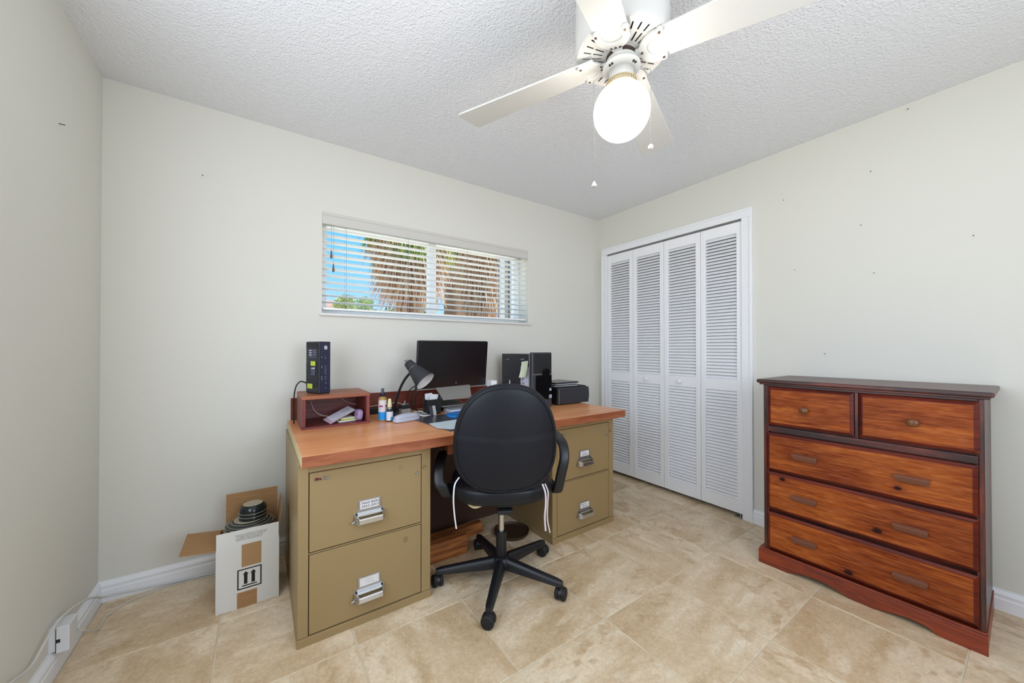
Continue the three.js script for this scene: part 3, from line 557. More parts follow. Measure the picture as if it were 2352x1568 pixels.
  const cr = new THREE.Shape(); { const cx = 0.112, R = 0.053, r = 0.035, a0 = 1.25, n = 24; for (let i = 0; i <= n; i++) { const a = a0 + i / n * (2 * Math.PI - 2 * a0); const x = cx + R * Math.cos(a), y = R * Math.sin(a); i ? cr.lineTo(x, y) : cr.moveTo(x, y); } for (let i = n; i >= 0; i--) { const a = a0 + i / n * (2 * Math.PI - 2 * a0); cr.lineTo(cx + 0.004 + r * Math.cos(a), r * 1.02 * Math.sin(a)); } cr.closePath(); }
  const ironGeo = mm([new THREE.ExtrudeGeometry(cr, { depth: 0.006, bevelEnabled: true, bevelSize: 0.0015, bevelThickness: 0.0015, bevelSegments: 2 }).rotateX(-Math.PI / 2),
    prism([[0.03, -0.018], [0.045, -0.014], [0.055, -0.014], [0.068, -0.02], [0.068, 0.02], [0.055, 0.014], [0.045, 0.014], [0.03, 0.018]], 0.006, 0.0015).rotateX(-Math.PI / 2),
    ...[[0.127, 0.0455], [0.127, -0.0455], [0.067, 0]].map(([x, z]) => T(cyl(0.0105, 0.0125, 0.010, 20), x, -0.0025, z))]);
  const screwG = T(cyl(0.0042, 0.0042, 0.002, 12), 0, -0.0042, 0);
  for (const deg of [-113.6, -23.6, 66.4, 156.4]) {
    const b = new THREE.Group(); b.name = 'blade_arm'; b.rotation.order = 'YXZ'; b.rotation.y = -deg * Math.PI / 180; b.rotation.x = -0.16; b.position.y = -0.302; o.add(b);
    obj('blade', bladeGeo, M.blade, b, [0, 0.0075, 0]); const ir = obj('blade_iron', ironGeo, M.fanWhite, b); for (const [x, z] of [[0.127, 0.0455], [0.127, -0.0455], [0.067, 0]]) { const sc = new THREE.Mesh(screwG, M.screw); sc.name = 'screw'; sc.position.set(x, 0, z); b.add(sc); }
  }
  for (const [dx, dz, y1, fob] of [[0.098 * 0.823, 0.098 * 0.568, 1.856, 0], [-0.080 * 0.823 + 0.055 * 0.568, -0.080 * 0.568 - 0.055 * 0.823, 1.758, 1]]) {
    const top = -0.33, bot = y1 - H, bd = [], sg = new THREE.SphereGeometry(0.0017, 6, 5);
    for (let y = top; y > bot; y -= 0.0042) bd.push(sg.clone().translate(dx, y, dz));
    const ch = obj('pull_chain', [...bd, tube([[dx * 0.6, top + 0.004, dz * 0.6], [dx * 0.85, top + 0.004, dz * 0.85], [dx, top, dz]], 0.0014, 8, 6)], M.steel, o);
    obj('chain_fob', fob ? T(lathe([[0, 0], [0.009, 0.001], [0.0105, 0.004], [0.006, 0.014], [0.003, 0.02], [0, 0.021]].reverse(), 20), dx, bot - 0.021, dz) : T(lathe([[0, 0], [0.004, 0], [0.0085, 0.004], [0.0085, 0.012], [0.004, 0.0165], [0, 0.0168]], 20), dx, bot - 0.016, dz), M.fanWhite, ch);
  }
}

// ------------------------------------------------------------------ things on the desk
{
  const o = thing('desk_cubby', 'small open reddish wood cubby shelf under the modem router', 'shelf', [0.785, TOP, 0.078]);
  const w = 0.332, d = 0.282, h = 0.1715, t = 0.019;
  obj('top', cb(0, w, h - t, h, 0, d, 0.0015), M.laminateEdge, o);
  obj('bottom', cb(0.0, w, 0, 0.012, 0, d - 0.004, 0.0015), M.mahogany, o);
  obj('side', cb(0.001, t, 0.0122, h - t - 0.0002, 0, d - 0.003, 0.001, 'y'), M.mahogany, o); obj('side', cb(w - t, w - 0.001, 0.0122, h - t - 0.0002, 0, d - 0.003, 0.001, 'y'), M.mahogany, o);
  obj('back', bx(t + 0.0005, w - t - 0.0005, 0.0125, h - t - 0.0005, 0.004, 0.012), M.mahogany, o);
}
{ // router
  const ang = Math.atan2(0.084, 0.055);                      // left side runs back to the left
  const o = thing('modem_router', 'tall dark blue modem router standing on the wooden cubby', 'router', [0.871, 0.93, 0.302], 0.40);
  // own axes: x along the narrow front face, z towards the viewer, the near corner is the origin
  const w = 0.063, h = 0.281, d = 0.128;
  const waist = (y) => 0.002 * Math.sin((y / h - 0.5) * 6);
  obj('case', rb(0, w, 0.004, h, -d, 0, 0.003, 2, 'y'), M.navy, o);
  obj('foot', bx(0.004, w - 0.004, 0, 0.0045, -d + 0.005, -0.006), M.matteBlack, o);
  obj('front_bevel', cb(-0.0014, 0.004, 0.006, h - 0.003, -0.006, 0.0012, 0.001, 'y'), M.charcoal, o);
  const side = obj('side_panel', bx(-0.0015, 0.0, 0.008, h - 0.005, -d + 0.004, -0.008, 'y'), M.navySide, o);
  for (let k = 0; k < 7; k++) obj('vent_rib', cb(-0.004, -0.0014, 0.247 + k * 0.0042, 0.2492 + k * 0.0042, -d + 0.006, -0.014, 0.0006), M.navySide, side);
  for (let k = 0; k < 12; k++) obj('vent_rib', cb(-0.004, -0.0014, 0.036 + k * 0.0052, 0.0388 + k * 0.0052, -d + 0.006, -0.012, 0.0006), M.navySide, side);
  for (let k = 0; k < 10; k++) obj('vent_rib', cb(-0.004, -0.0014, 0.104 + k * 0.0062, 0.1072 + k * 0.0062, -d + 0.006, -0.012, 0.0006), M.navySide, side);
  const place = (name, wd, ht, y, z, t, x = -0.0046) => { const [g, m] = decal(wd, ht, t); obj(name, g, m, side, [x, y, z], [0, -Math.PI / 2, 0]); };
  const info = canvasTex(256, 160, (c, W2, H2) => { c.fillStyle = '#2e3040'; c.fillRect(0, 0, W2, H2); for (let k = 0; k < 3; k++) { c.fillStyle = '#b9bccb'; c.fillRect(10, 14 + k * 40, 78, 22); squiggle(c, 110, 22 + k * 36, 130, 10, 90 + k, '#a9adc0', 4); squiggle(c, 120, 38 + k * 36, 100, 8, 95 + k, '#8a8ea4', 3); } squiggle(c, 12, 142, 220, 16, 99, '#8a8ea4', 4); });
  place('info_label', 0.082, 0.050, 0.216, -0.058, info, -0.0022);
  const yel = (seed) => canvasTex(128, 64, (c, W2, H2) => { c.fillStyle = '#c9d94a'; c.fillRect(0, 0, W2, H2); for (let k = 0; k < 3; k++) squiggle(c, 12, 14 + k * 18, 104, 5, seed + k, '#9dac2c', 3); });
  place('yellow_sticker', 0.046, 0.024, 0.163, -0.052, yel(3));
  place('yellow_sticker', 0.050, 0.026, 0.040, -0.082, yel(8));
  const wifi = canvasTex(128, 128, (c, W2, H2) => { c.fillStyle = '#3a3d4e'; c.fillRect(0, 0, W2, H2); squiggle(c, 10, 26, 108, 24, 44, '#eceef4', 8); for (let k = 0; k < 5; k++) squiggle(c, 10, 60 + k * 14, 108, 6, 50 + k, '#6d7188', 3); });
  place('white_print_label', 0.048, 0.048, 0.122, -0.052, wifi);
  const front = canvasTex(256, 1024, (c, W2, H2) => {
    c.fillStyle = '#23273f'; c.fillRect(0, 0, W2, H2);
    c.save(); c.beginPath(); c.arc(140, 110, 42, 0, 7); c.clip(); c.fillStyle = '#d8dbe4'; c.fillRect(0, 0, W2, 200); c.strokeStyle = '#23273f'; c.lineWidth = 5; for (let k = 0; k < 6; k++) { c.beginPath(); c.ellipse(112, 78 + k * 15, 44, 9, 0.1, 0, Math.PI); c.stroke(); } c.restore();
    [300, 335, 486, 515, 548, 580, 612, 640, 700, 728, 758].forEach((y, i) => squiggle(c, 112, y, i % 3 ? 62 : 44, 7, 120 + i, '#8d93a8', 5));
    c.fillStyle = '#dfe6f0'; [300, 486, 515, 700, 728, 760].forEach((y) => { c.beginPath(); c.arc(40, y, 7, 0, 7); c.fill(); });
    c.fillStyle = '#c9ced9'; c.fillRect(140, 828, 18, 14); squiggle(c, 128, 940, 40, 8, 140, '#8d93a8', 5);
  });
  const [fg, fm] = decal(w - 0.008, h - 0.012, front, { roughness: 0.35 }); obj('front_print', fg, fm, o, [w / 2 + 0.001, h / 2 + 0.002, 0.0004]);
  obj('power_plug', T(cyl(0.006, 0.005, 0.018, 12), 0.006, 0.055, -d, -Math.PI / 2), M.matteBlack, o);
  o.updateMatrixWorld(true);
  const lead = [[0.006, 0.055, -d - 0.0185], [-0.015, 0.062, -d - 0.026], [-0.036, 0.045, -d - 0.026], [-0.046, 0.015, -d - 0.026], [-0.05, -0.05, -d - 0.03], [-0.048, -0.165, -d - 0.03]].map((p) => V(...p).applyMatrix4(o.matrixWorld));
  tag(obj('router_cable', tube(lead, 0.0035, 40, 8), M.matteBlack), 'black power cable dropping from the back of the modem router', 'cable');
}
{ // leaflet, envelopes and purple packet in the cubby
  const leaf = canvasTex(512, 320, (c, w, h) => { c.fillStyle = '#dcdae2'; c.fillRect(0, 0, w, h); c.fillStyle = '#c3a2b4'; c.fillRect(0, 0, 70, h); c.fillStyle = '#c9a9b8'; c.fillRect(0, h - 46, w * 0.6, 46); for (let k = 0; k < 7; k++) squiggle(c, 90, 40 + k * 36, 180, 9, 200 + k, '#6f6a86', 4); for (let k = 0; k < 4; k++) squiggle(c, 310, 60 + k * 40, 160, 10, 220 + k, '#57507a', 5); c.fillStyle = '#b7c96a'; c.fillRect(80, h - 24, 240, 12); });
  const e1 = thing('envelope', 'white envelope lying flat at the bottom of the cubby', 'envelope', [1.01, TOP + 0.0122, 0.255], 0.2); obj('sheet', cb(-0.055, 0.055, 0, 0.006, -0.055, 0.05, 0.002), M.paper, e1); obj('flap', cb(-0.054, 0.054, 0.0062, 0.0072, -0.05, 0.0, 0.0003), M.paper, e1);
  const e2 = thing('notepad', 'yellow and white notepad under the pink leaflet in the cubby', 'notepad', [1.018, TOP + 0.0198, 0.25], 0.12); obj('pad', cb(-0.045, 0.03, 0, 0.005, -0.05, 0.045, 0.001), mat(0xc5c23f, 0.8), e2); obj('cover', cb(-0.045, 0.031, 0.0052, 0.012, -0.05, 0.043, 0.002), mat(0xd9d7c8, 0.8), e2);
  const l = thing('leaflet', 'pink and grey printed leaflet tilted up inside the cubby', 'leaflet', [0.922, 0.7725, 0.338]);
  { const B = V(0, 0, 0), L = V(-0.027, 0.014, -0.078), R = V(0.14, 0.052, -0.076), n = new THREE.Vector3().crossVectors(R, L).normalize().multiplyScalar(0.0008), Tp = L.clone().add(R);
    const q = [B, R, Tp, L], g = new THREE.BufferGeometry(), ps = [], uvs = [], UV = [[0, 0], [1, 0], [1, 1], [0, 1]];
    for (const [sg, ord] of [[1, [0, 1, 2, 0, 2, 3]], [-1, [0, 2, 1, 0, 3, 2]]]) for (const k of ord) { const p = q[k].clone().addScaledVector(n, sg); ps.push(p.x, p.y, p.z); uvs.push(...UV[k]); }
    for (let k = 0; k < 4; k++) { const a = q[k], b = q[(k + 1) % 4]; for (const [p, sg] of [[a, 1], [a, -1], [b, -1], [a, 1], [b, -1], [b, 1]]) { const v = p.clone().addScaledVector(n, sg); ps.push(v.x, v.y, v.z); uvs.push(0.5, 0.02); } }
    g.setAttribute('position', new THREE.Float32BufferAttribute(ps, 3)); g.setAttribute('uv', new THREE.Float32BufferAttribute(uvs, 2)); g.computeVertexNormals();
    obj('sheet', g, mat(0xffffff, 0.6, 0, { map: leaf }), l); }
  const pk = thing('packet', 'lilac wrapped packet leaning at the end of the cubby', 'packet', [1.070, TOP + 0.0125, 0.30], 0.1); obj('wrapper', T(cushion(0.034, 0.062, 0.07, 0.5, 0.6), 0, 0.0315, 0, 0, 0, -0.12), mat(0x9d86a8, 0.3), pk);
}
tag(obj('thin_wire', [tube([[0.84, 0.908, 0.135], [0.848, 0.87, 0.17], [0.862, 0.83, 0.2], [0.89, 0.805, 0.21], [0.93, 0.793, 0.21]], 0.0018, 30, 6)], M.cable), 'thin white wire hanging down inside the cubby', 'wire');
tag(obj('wall_wire', [tube([[0.985, 0.905, 0.1], [1.03, 0.862, 0.11], [1.08, 0.838, 0.11], [1.094, 0.834, 0.11]], 0.0018, 20, 6)], M.cable), 'thin grey wire sloping across the back of the cubby', 'wire');
tag(obj('power_lead', tube([[1.12, 0.802, 0.032], [1.22, 0.804, 0.036], [1.3, 0.81, 0.036], [1.36, 0.812, 0.036], [1.40, 0.80, 0.036], [1.418, 0.775, 0.045], [1.42, 0.7615, 0.06]], 0.0022, 50, 6), M.cable), 'thin white lead running along the desk back board', 'cable');
{ // spray bottle
  const o = thing('spray_bottle', 'clear pump spray bottle with blue and pink label on the desk', 'bottle', [1.195, TOP, 0.325]);
  const lab = canvasTex(512, 512, (c, w, h) => { c.fillStyle = '#d9d4d2'; c.fillRect(0, 0, w, h); c.fillStyle = '#1f8fd6'; c.fillRect(0, h * 0.60, w, h * 0.4); c.fillStyle = '#a8527c'; for (let k = 0; k < 4; k++) { c.fillRect(30 + k * 128, 130, 84, 50); } for (let j = 0; j < 4; j++) for (let k = 0; k < 5; k++) squiggle(c, 20 + j * 128, 200 + k * 20, 90, 6, 300 + j * 5 + k, '#8d94a6', 3); c.fillStyle = '#c9962f'; c.fillRect(90, 20, 50, 90); c.fillRect(346, 20, 50, 90); });
  obj('flask', lathe([[0, 0], [0.021, 0], [0.0235, 0.003], [0.0235, 0.122], [0.0215, 0.131], [0.013, 0.137], [0.011, 0.142], [0, 0.142]], 36), phys(0xd9b56a, 0.12, { transmission: 0.5, thickness: 0 }), o);
  obj('label', new THREE.CylinderGeometry(0.0238, 0.0238, 0.112, 40, 1, true).translate(0, 0.064, 0), mat(0xffffff, 0.4, 0, { map: lab, side: THREE.DoubleSide }), o);
  obj('pump_collar', T(lathe([[0, 0], [0.0145, 0], [0.0145, 0.017], [0.011, 0.02], [0, 0.02]], 28), 0, 0.142, 0), M.navy, o);
  obj('pump_head', [T(cyl(0.0085, 0.008, 0.024, 20), 0, 0.162, 0), T(cyl(0.002, 0.002, 0.008, 8), 0, 0.178, 0.006, Math.PI / 2)], mat(0x4a5563, 0.3), o);
}
{
  const o = thing('dropper_bottle', 'small white bottle with cream cap beside the spray bottle', 'bottle', [1.224, TOP, 0.362]);
  const lab = canvasTex(256, 128, (c, w, h) => { c.fillStyle = '#d8dde6'; c.fillRect(0, 0, w, h); c.fillStyle = '#3aa0dc'; c.fillRect(0, 80, 50, 48); c.fillRect(128, 80, 50, 48); for (let k = 0; k < 4; k++) squiggle(c, 60, 20 + k * 26, 60, 8, 340 + k, '#59607a', 4); });
  obj('flask', lathe([[0, 0], [0.0175, 0], [0.0185, 0.003], [0.0185, 0.062], [0.014, 0.068], [0.011, 0.072], [0, 0.072]], 32), mat(0x20232c, 0.2), o);
  obj('label', new THREE.CylinderGeometry(0.0188, 0.0188, 0.05, 32, 1, true).translate(0, 0.031, 0), mat(0xffffff, 0.5, 0, { map: lab, side: THREE.DoubleSide }), o);
  obj('neck_ring', T(cyl(0.0125, 0.012, 0.012, 24), 0, 0.068, 0), M.chrome, o);
  obj('cap', T(lathe([[0, 0], [0.0125, 0], [0.0125, 0.006], [0.0085, 0.045], [0.007, 0.048], [0, 0.048]], 24), 0, 0.08, 0), mat(0xe0d9a6, 0.5), o);
}
{ // gooseneck desk lamp, switched off
  const o = thing('desk_lamp', 'black gooseneck desk lamp with cone shade beside the monitor', 'lamp', [1.305, TOP, 0.165]);
  obj('base', lathe([[0, 0], [0.066, 0], [0.069, 0.004], [0.066, 0.010], [0.03, 0.016], [0.012, 0.02], [0, 0.02]], 44), M.plasticBlack, o);
  obj('gooseneck', tube([[0, 0.015, 0], [0.008, 0.06, 0.008], [0.02, 0.12, 0.02], [0.036, 0.178, 0.036], [0.056, 0.228, 0.06], [0.078, 0.262, 0.084], [0.094, 0.276, 0.098]], 0.0078, 60, 12), M.matteBlack, o);
  const ax = V(0.44, -0.66, 0.60).normalize(), S0 = V(0.062, 0.329, 0.082);
  const orient = (g) => point(g, S0, S0.clone().add(ax));
  obj('shade', orient(lathe([[0.0, 0.0], [0.022, 0.0], [0.027, 0.004], [0.031, 0.03], [0.034, 0.055], [0.037, 0.056], [0.0655, 0.172], [0.0668, 0.1725], [0.0645, 0.171], [0.036, 0.06], [0.03, 0.055], [0, 0.055]], 52)), M.charcoal, o);
  obj('shade_lining', orient(lathe([[0.0, 0.0615], [0.0345, 0.0615], [0.0635, 0.1715], [0.0642, 0.1705]], 52)), mat(0xdedcd8, 0.5), o);
  obj('shade_ring', orient(T(new THREE.TorusGeometry(0.0368, 0.0012, 8, 48), 0, 0.0565, 0, Math.PI / 2)), M.steel, o);
  obj('switch_knob', orient(mm([T(cyl(0.0035, 0.0035, 0.018, 10), 0, -0.018, 0), T(lathe([[0, 0], [0.008, 0], [0.009, 0.004], [0.008, 0.009], [0, 0.009]], 16), 0, -0.024, 0)])), M.chrome, o);
  obj('bulb', orient(T(new THREE.SphereGeometry(0.024, 24, 16), 0, 0.118, 0)), mat(0xf1efe8, 0.3), o);
}
{ // paper clip box
  const o = thing('clip_box', 'clear plastic paper clip box with black lid beside the lamp', 'clip box', [1.345, TOP, 0.262], 0.1);
  obj('tub', [cb(-0.028, 0.028, 0, 0.048, -0.02, -0.018, 0.0005), cb(-0.028, 0.028, 0, 0.048, 0.018, 0.02, 0.0005), cb(-0.028, -0.026, 0, 0.048, -0.018, 0.018, 0.0005), cb(0.026, 0.028, 0, 0.048, -0.018, 0.018, 0.0005), cb(-0.028, 0.028, 0, 0.002, -0.02, 0.02, 0.0005)], phys(0xcfcbc8, 0.25, { transmission: 0.6, thickness: 0 }), o);
  const clips = []; const r = rng(77); for (let k = 0; k < 60; k++) { const q = tube([[-0.008, 0, 0], [0.008, 0, 0], [0.01, 0.003, 0], [0.008, 0.006, 0], [-0.006, 0.006, 0], [-0.006, 0.002, 0], [0.004, 0.002, 0]], 0.0007, 14, 4); clips.push(T(q, (r() - 0.5) * 0.032, 0.006 + r() * 0.034, (r() - 0.5) * 0.02, r() * 3, r() * 3, r() * 3)); }
  const cl = obj('paper_clips', clips, M.steel, o); cl.userData.kind = 'stuff';
  obj('lid', [rb(-0.0295, 0.0295, 0.048, 0.072, -0.0215, 0.0215, 0.006, 3)], M.matteBlack, o);
  const top = []; for (let k = 0; k < 9; k++) top.push(T(tube([[-0.009, 0, 0], [0.009, 0, 0], [0.011, 0.003, 0], [0.009, 0.006, 0], [-0.006, 0.006, 0]], 0.0008, 12, 4), (r() - 0.5) * 0.03, 0.0735 + (k === 4 ? 0.012 : 0), (r() - 0.5) * 0.02, k === 4 ? 0 : Math.PI / 2, r() * 3, k === 4 ? 1.2 : 0));
  const st = obj('loose_clips', top, M.chrome, o); st.userData.kind = 'stuff';
}
{ // spectacle case in clear wrap
  const o = thing('glasses_case', 'translucent white glasses case lying on the desk', 'glasses case', [1.305, TOP, 0.415], 0.28);
  obj('tray', T(cushion(0.165, 0.02, 0.062, 0.6, 0.4), 0, 0.0105, 0), mat(0xbfc3d6, 0.25), o);
  obj('cover', T(cushion(0.158, 0.05, 0.058, 0.7, 0.75), 0, 0.020, 0), phys(0xd7dbea, 0.18, { transmission: 0.35, thickness: 0 }), o);
}
{ // loose slips, pen and card wallet
  const r = rng(5);
  [['white note slip lying flat beside the card wallet', 1.448, 0.20, 0.5, 0.0, 0.12, 0.07], ['cream receipt slip across the middle of the paper pile', 1.468, 0.25, -0.25, 0.004, 0.11, 0.075], ['narrow curled white receipt at the front of the paper pile', 1.455, 0.325, 0.25, 0.002, 0.13, 0.05], ['white folded bill on top of the paper pile', 1.475, 0.285, 0.1, 0.010, 0.085, 0.06]].forEach(([label, x, z, a, dy, w, d], k) => {
    const g = new THREE.BoxGeometry(w, 0.0012, d, 14, 1, 8), p = g.attributes.position; for (let i = 0; i < p.count; i++) { const X = p.getX(i) / (w / 2), Z = p.getZ(i) / (d / 2); p.setY(i, p.getY(i) + 0.0008 + 0.011 * Math.abs(X) ** 3 * (0.4 + 0.3 * k) + 0.006 * Math.max(0, Z * X + 0.3)); } g.computeVertexNormals();
    tag(obj('paper_slip', uvBox(g), k === 1 ? mat(0xd8d4c8, 0.85) : M.paper, scene, [x, TOP + dy, z], [0, a, 0]), label, 'paper');
  });
  const pen = thing('pen', 'black pen lying across the paper slips', 'pen', [1.425, TOP + 0.0068, 0.235], -0.5); obj('barrel', T(cyl(0.0045, 0.0045, 0.105, 12), -0.05, 0, 0, 0, 0, -Math.PI / 2), M.matteBlack, pen); obj('tip', T(cyl(0.0045, 0.001, 0.014, 12), 0.055, 0, 0, 0, 0, -Math.PI / 2), M.steel, pen);
  const o = thing('card_wallet', 'black upright card wallet stuffed with white papers', 'card holder', [1.512, TOP, 0.285], 0.15);
  obj('front_wall', cb(-0.045, 0.048, 0, 0.095, 0.022, 0.03, 0.003), M.matteBlack, o); obj('back_wall', cb(-0.048, 0.046, 0, 0.112, -0.03, -0.022, 0.003), M.plasticBlack, o); obj('side_wall', cb(0.04, 0.048, 0, 0.1, -0.024, 0.026, 0.002), M.matteBlack, o); obj('side_wall', cb(-0.048, -0.04, 0, 0.095, -0.024, 0.026, 0.002), M.matteBlack, o); obj('floor_pad', cb(-0.044, 0.044, 0, 0.004, -0.024, 0.024, 0.001), M.matteBlack, o);
  for (const [k, x, h, t] of [[0, -0.012, 0.132, 0.05], [1, 0.006, 0.125, -0.12], [2, 0.014, 0.118, 0.1]]) obj('card', T(cb(-0.026, 0.026, 0.005, h, -0.001, 0.001, 0.0005), x, 0, -0.012 + k * 0.01, 0, 0, t), M.paper, o);
  const kc = thing('card_fan', 'small black and white card leaning on the card wallet', 'card', [1.505, TOP + 0.0005, 0.345], 0.1);
  const dotT = canvasTex(64, 128, (c) => { c.fillStyle = '#c8c8cb'; c.fillRect(0, 0, 64, 128); c.fillStyle = '#222'; for (let k = 0; k < 5; k++) { c.beginPath(); c.arc(34, 16 + k * 24, 8, 0, 7); c.fill(); } });
  obj('card_back', T(cb(-0.03, 0.01, 0, 0.062, -0.0015, 0.0015, 0.0005), 0, 0, 0, -0.3), M.charcoal, kc);
  const [g, m] = decal(0.018, 0.058, dotT); obj('card_print', T(g, 0.002, 0.032, 0.0017, 0, 0, 0).rotateX(-0.3), m, kc);
}
tag(obj('power_strip', rb(0, 0.26, 0, 0.034, 0, 0.045, 0.004, 2), M.matteBlack, scene, [1.135, TOP + 0.0003, 0.046]), 'black power strip along the desk back board', 'power strip');
{ // folder, sheet and papers in front of the monitor
  const o = thing('desk_folder', 'dark grey glossy folder lying open at the desk front', 'folder', [1.50, TOP, 0.575], 0.12); obj('cover', cb(-0.13, 0.16, 0, 0.0035, -0.22, 0.22, 0.001), mat(0x3b3d43, 0.22), o);
  tag(obj('blue_sheet', T(prism([[-0.12, -0.10], [0.14, -0.10], [0.14, 0.10], [-0.10, 0.10], [-0.145, 0.03], [-0.135, -0.03]], 0.0012, 0.0002), 0, 0.0, 0, Math.PI / 2), mat(0xc3d0d8, 0.7), scene, [1.505, TOP + 0.0052, 0.665], [0, 0.12, 0]), 'pale blue grey sheet on the dark folder', 'paper');
  const b = thing('blue_folder', 'bright blue plastic folder on the desk beside the card wallet', 'folder', [1.62, TOP + 0.0036, 0.43], 0.3); obj('cover', hull([[-0.075, 0, 0.0], [-0.05, 0, -0.05], [0.1, 0, -0.06], [0.1, 0, 0.06], [-0.06, 0, 0.045], [-0.07, 0.006, 0.0], [-0.05, 0.012, -0.05], [0.1, 0.014, -0.06], [0.1, 0.012, 0.06], [-0.055, 0.008, 0.045]]), mat(0x1173c0, 0.35), b);
  const ps = [['white paper sheet at the bottom of the stack below the monitor', 0x9fa2ad], ['lilac paper sheet in the stack below the monitor', 0xc9c6d6], ['white magazine in the stack below the monitor', 0xd7d9e0], ['grey glossy booklet topping the stack below the monitor', 0x777a82]];
  ps.forEach(([l, c], k) => tag(obj('paper_stack_sheet', cb(-0.1, 0.11, 0, 0.0075, -0.06, 0.07, 0.002), mat(c, 0.5), scene, [1.705 + k * 0.004, TOP + k * 0.0078, 0.30 - k * 0.006], [0, 0.08 - k * 0.05, 0]), l, 'paper'));
}
{ // monitor
  const o = thing('computer_monitor', 'black widescreen computer monitor on a silver stand', 'monitor', [1.684, TOP, 0.192]);
  const tilt = new THREE.Group(); tilt.name = 'display'; o.add(tilt); tilt.position.set(0.003, 0.152, 0.033); tilt.rotation.x = 0.11; tilt.rotation.y = 0.03;
  const w = 0.520, h = 0.316;
  obj('screen_case', rb(-w / 2, w / 2, 0.0, h, -0.03, 0.0, 0.010, 4), M.plasticBlack, tilt);
  obj('screen', cb(-w / 2 + 0.004, w / 2 - 0.004, 0.008, h - 0.004, 0.0, 0.0016, 0.001), mat(0x0b0d14, 0.22), tilt);
  obj('silver_strip', rb(-w / 2 + 0.006, w / 2 - 0.006, -0.005, 0.004, -0.026, 0.001, 0.003, 2), M.steel, tilt);
  const lg = canvasTex(64, 64, (c) => { c.fillStyle = '#0c0e14'; c.fillRect(0, 0, 64, 64); c.fillStyle = '#59606c'; c.beginPath(); c.arc(32, 32, 26, 0, 7); c.fill(); c.fillStyle = '#0c0e14'; c.font = 'italic bold 38px sans-serif'; c.fillText('hp', 12, 44); });
  const [g, m] = decal(0.016, 0.016, lg, { roughness: 0.3 }); obj('maker_badge', g, m, tilt, [0.02, 0.032, 0.0019]);
  obj('stand_neck', hull([[-0.13, 0.168, 0.03], [0.13, 0.168, 0.03], [-0.13, 0.168, 0.02], [0.13, 0.168, 0.02], [-0.105, 0.095, 0.10], [0.105, 0.095, 0.10], [-0.105, 0.088, 0.095], [0.105, 0.088, 0.095]]), M.steel, o);
  obj('stand_foot', [cb(-0.105, 0.105, 0.083, 0.095, 0.05, 0.11, 0.002), cb(-0.10, 0.10, 0.033, 0.043, -0.16, 0.08, 0.002), hull([[-0.08, 0.04, -0.08], [0.08, 0.04, -0.08], [-0.08, 0.04, -0.06], [0.08, 0.04, -0.06], [-0.09, 0.17, 0.02], [0.09, 0.17, 0.02], [-0.09, 0.16, 0.035], [0.09, 0.16, 0.035]])], M.steel, o);
  obj('riser', cb(-0.13, 0.13, 0, 0.033, -0.17, 0.02, 0.003), M.matteBlack, o);
}
tag(obj('monitor_cables', [tube([[1.475, 0.93, 0.10], [1.43, 0.89, 0.09], [1.415, 0.83, 0.10], [1.44, 0.775, 0.12], [1.5, 0.764, 0.13]], 0.0035, 40, 7), tube([[1.5, 0.92, 0.10], [1.455, 0.885, 0.10], [1.44, 0.82, 0.11], [1.46, 0.772, 0.13], [1.52, 0.764, 0.14]], 0.0035, 40, 7), tube([[1.53, 0.905, 0.11], [1.475, 0.87, 0.11], [1.458, 0.81, 0.12], [1.47, 0.77, 0.14]], 0.0035, 40, 7)], M.matteBlack), 'black cables looping down behind the monitor', 'cable');
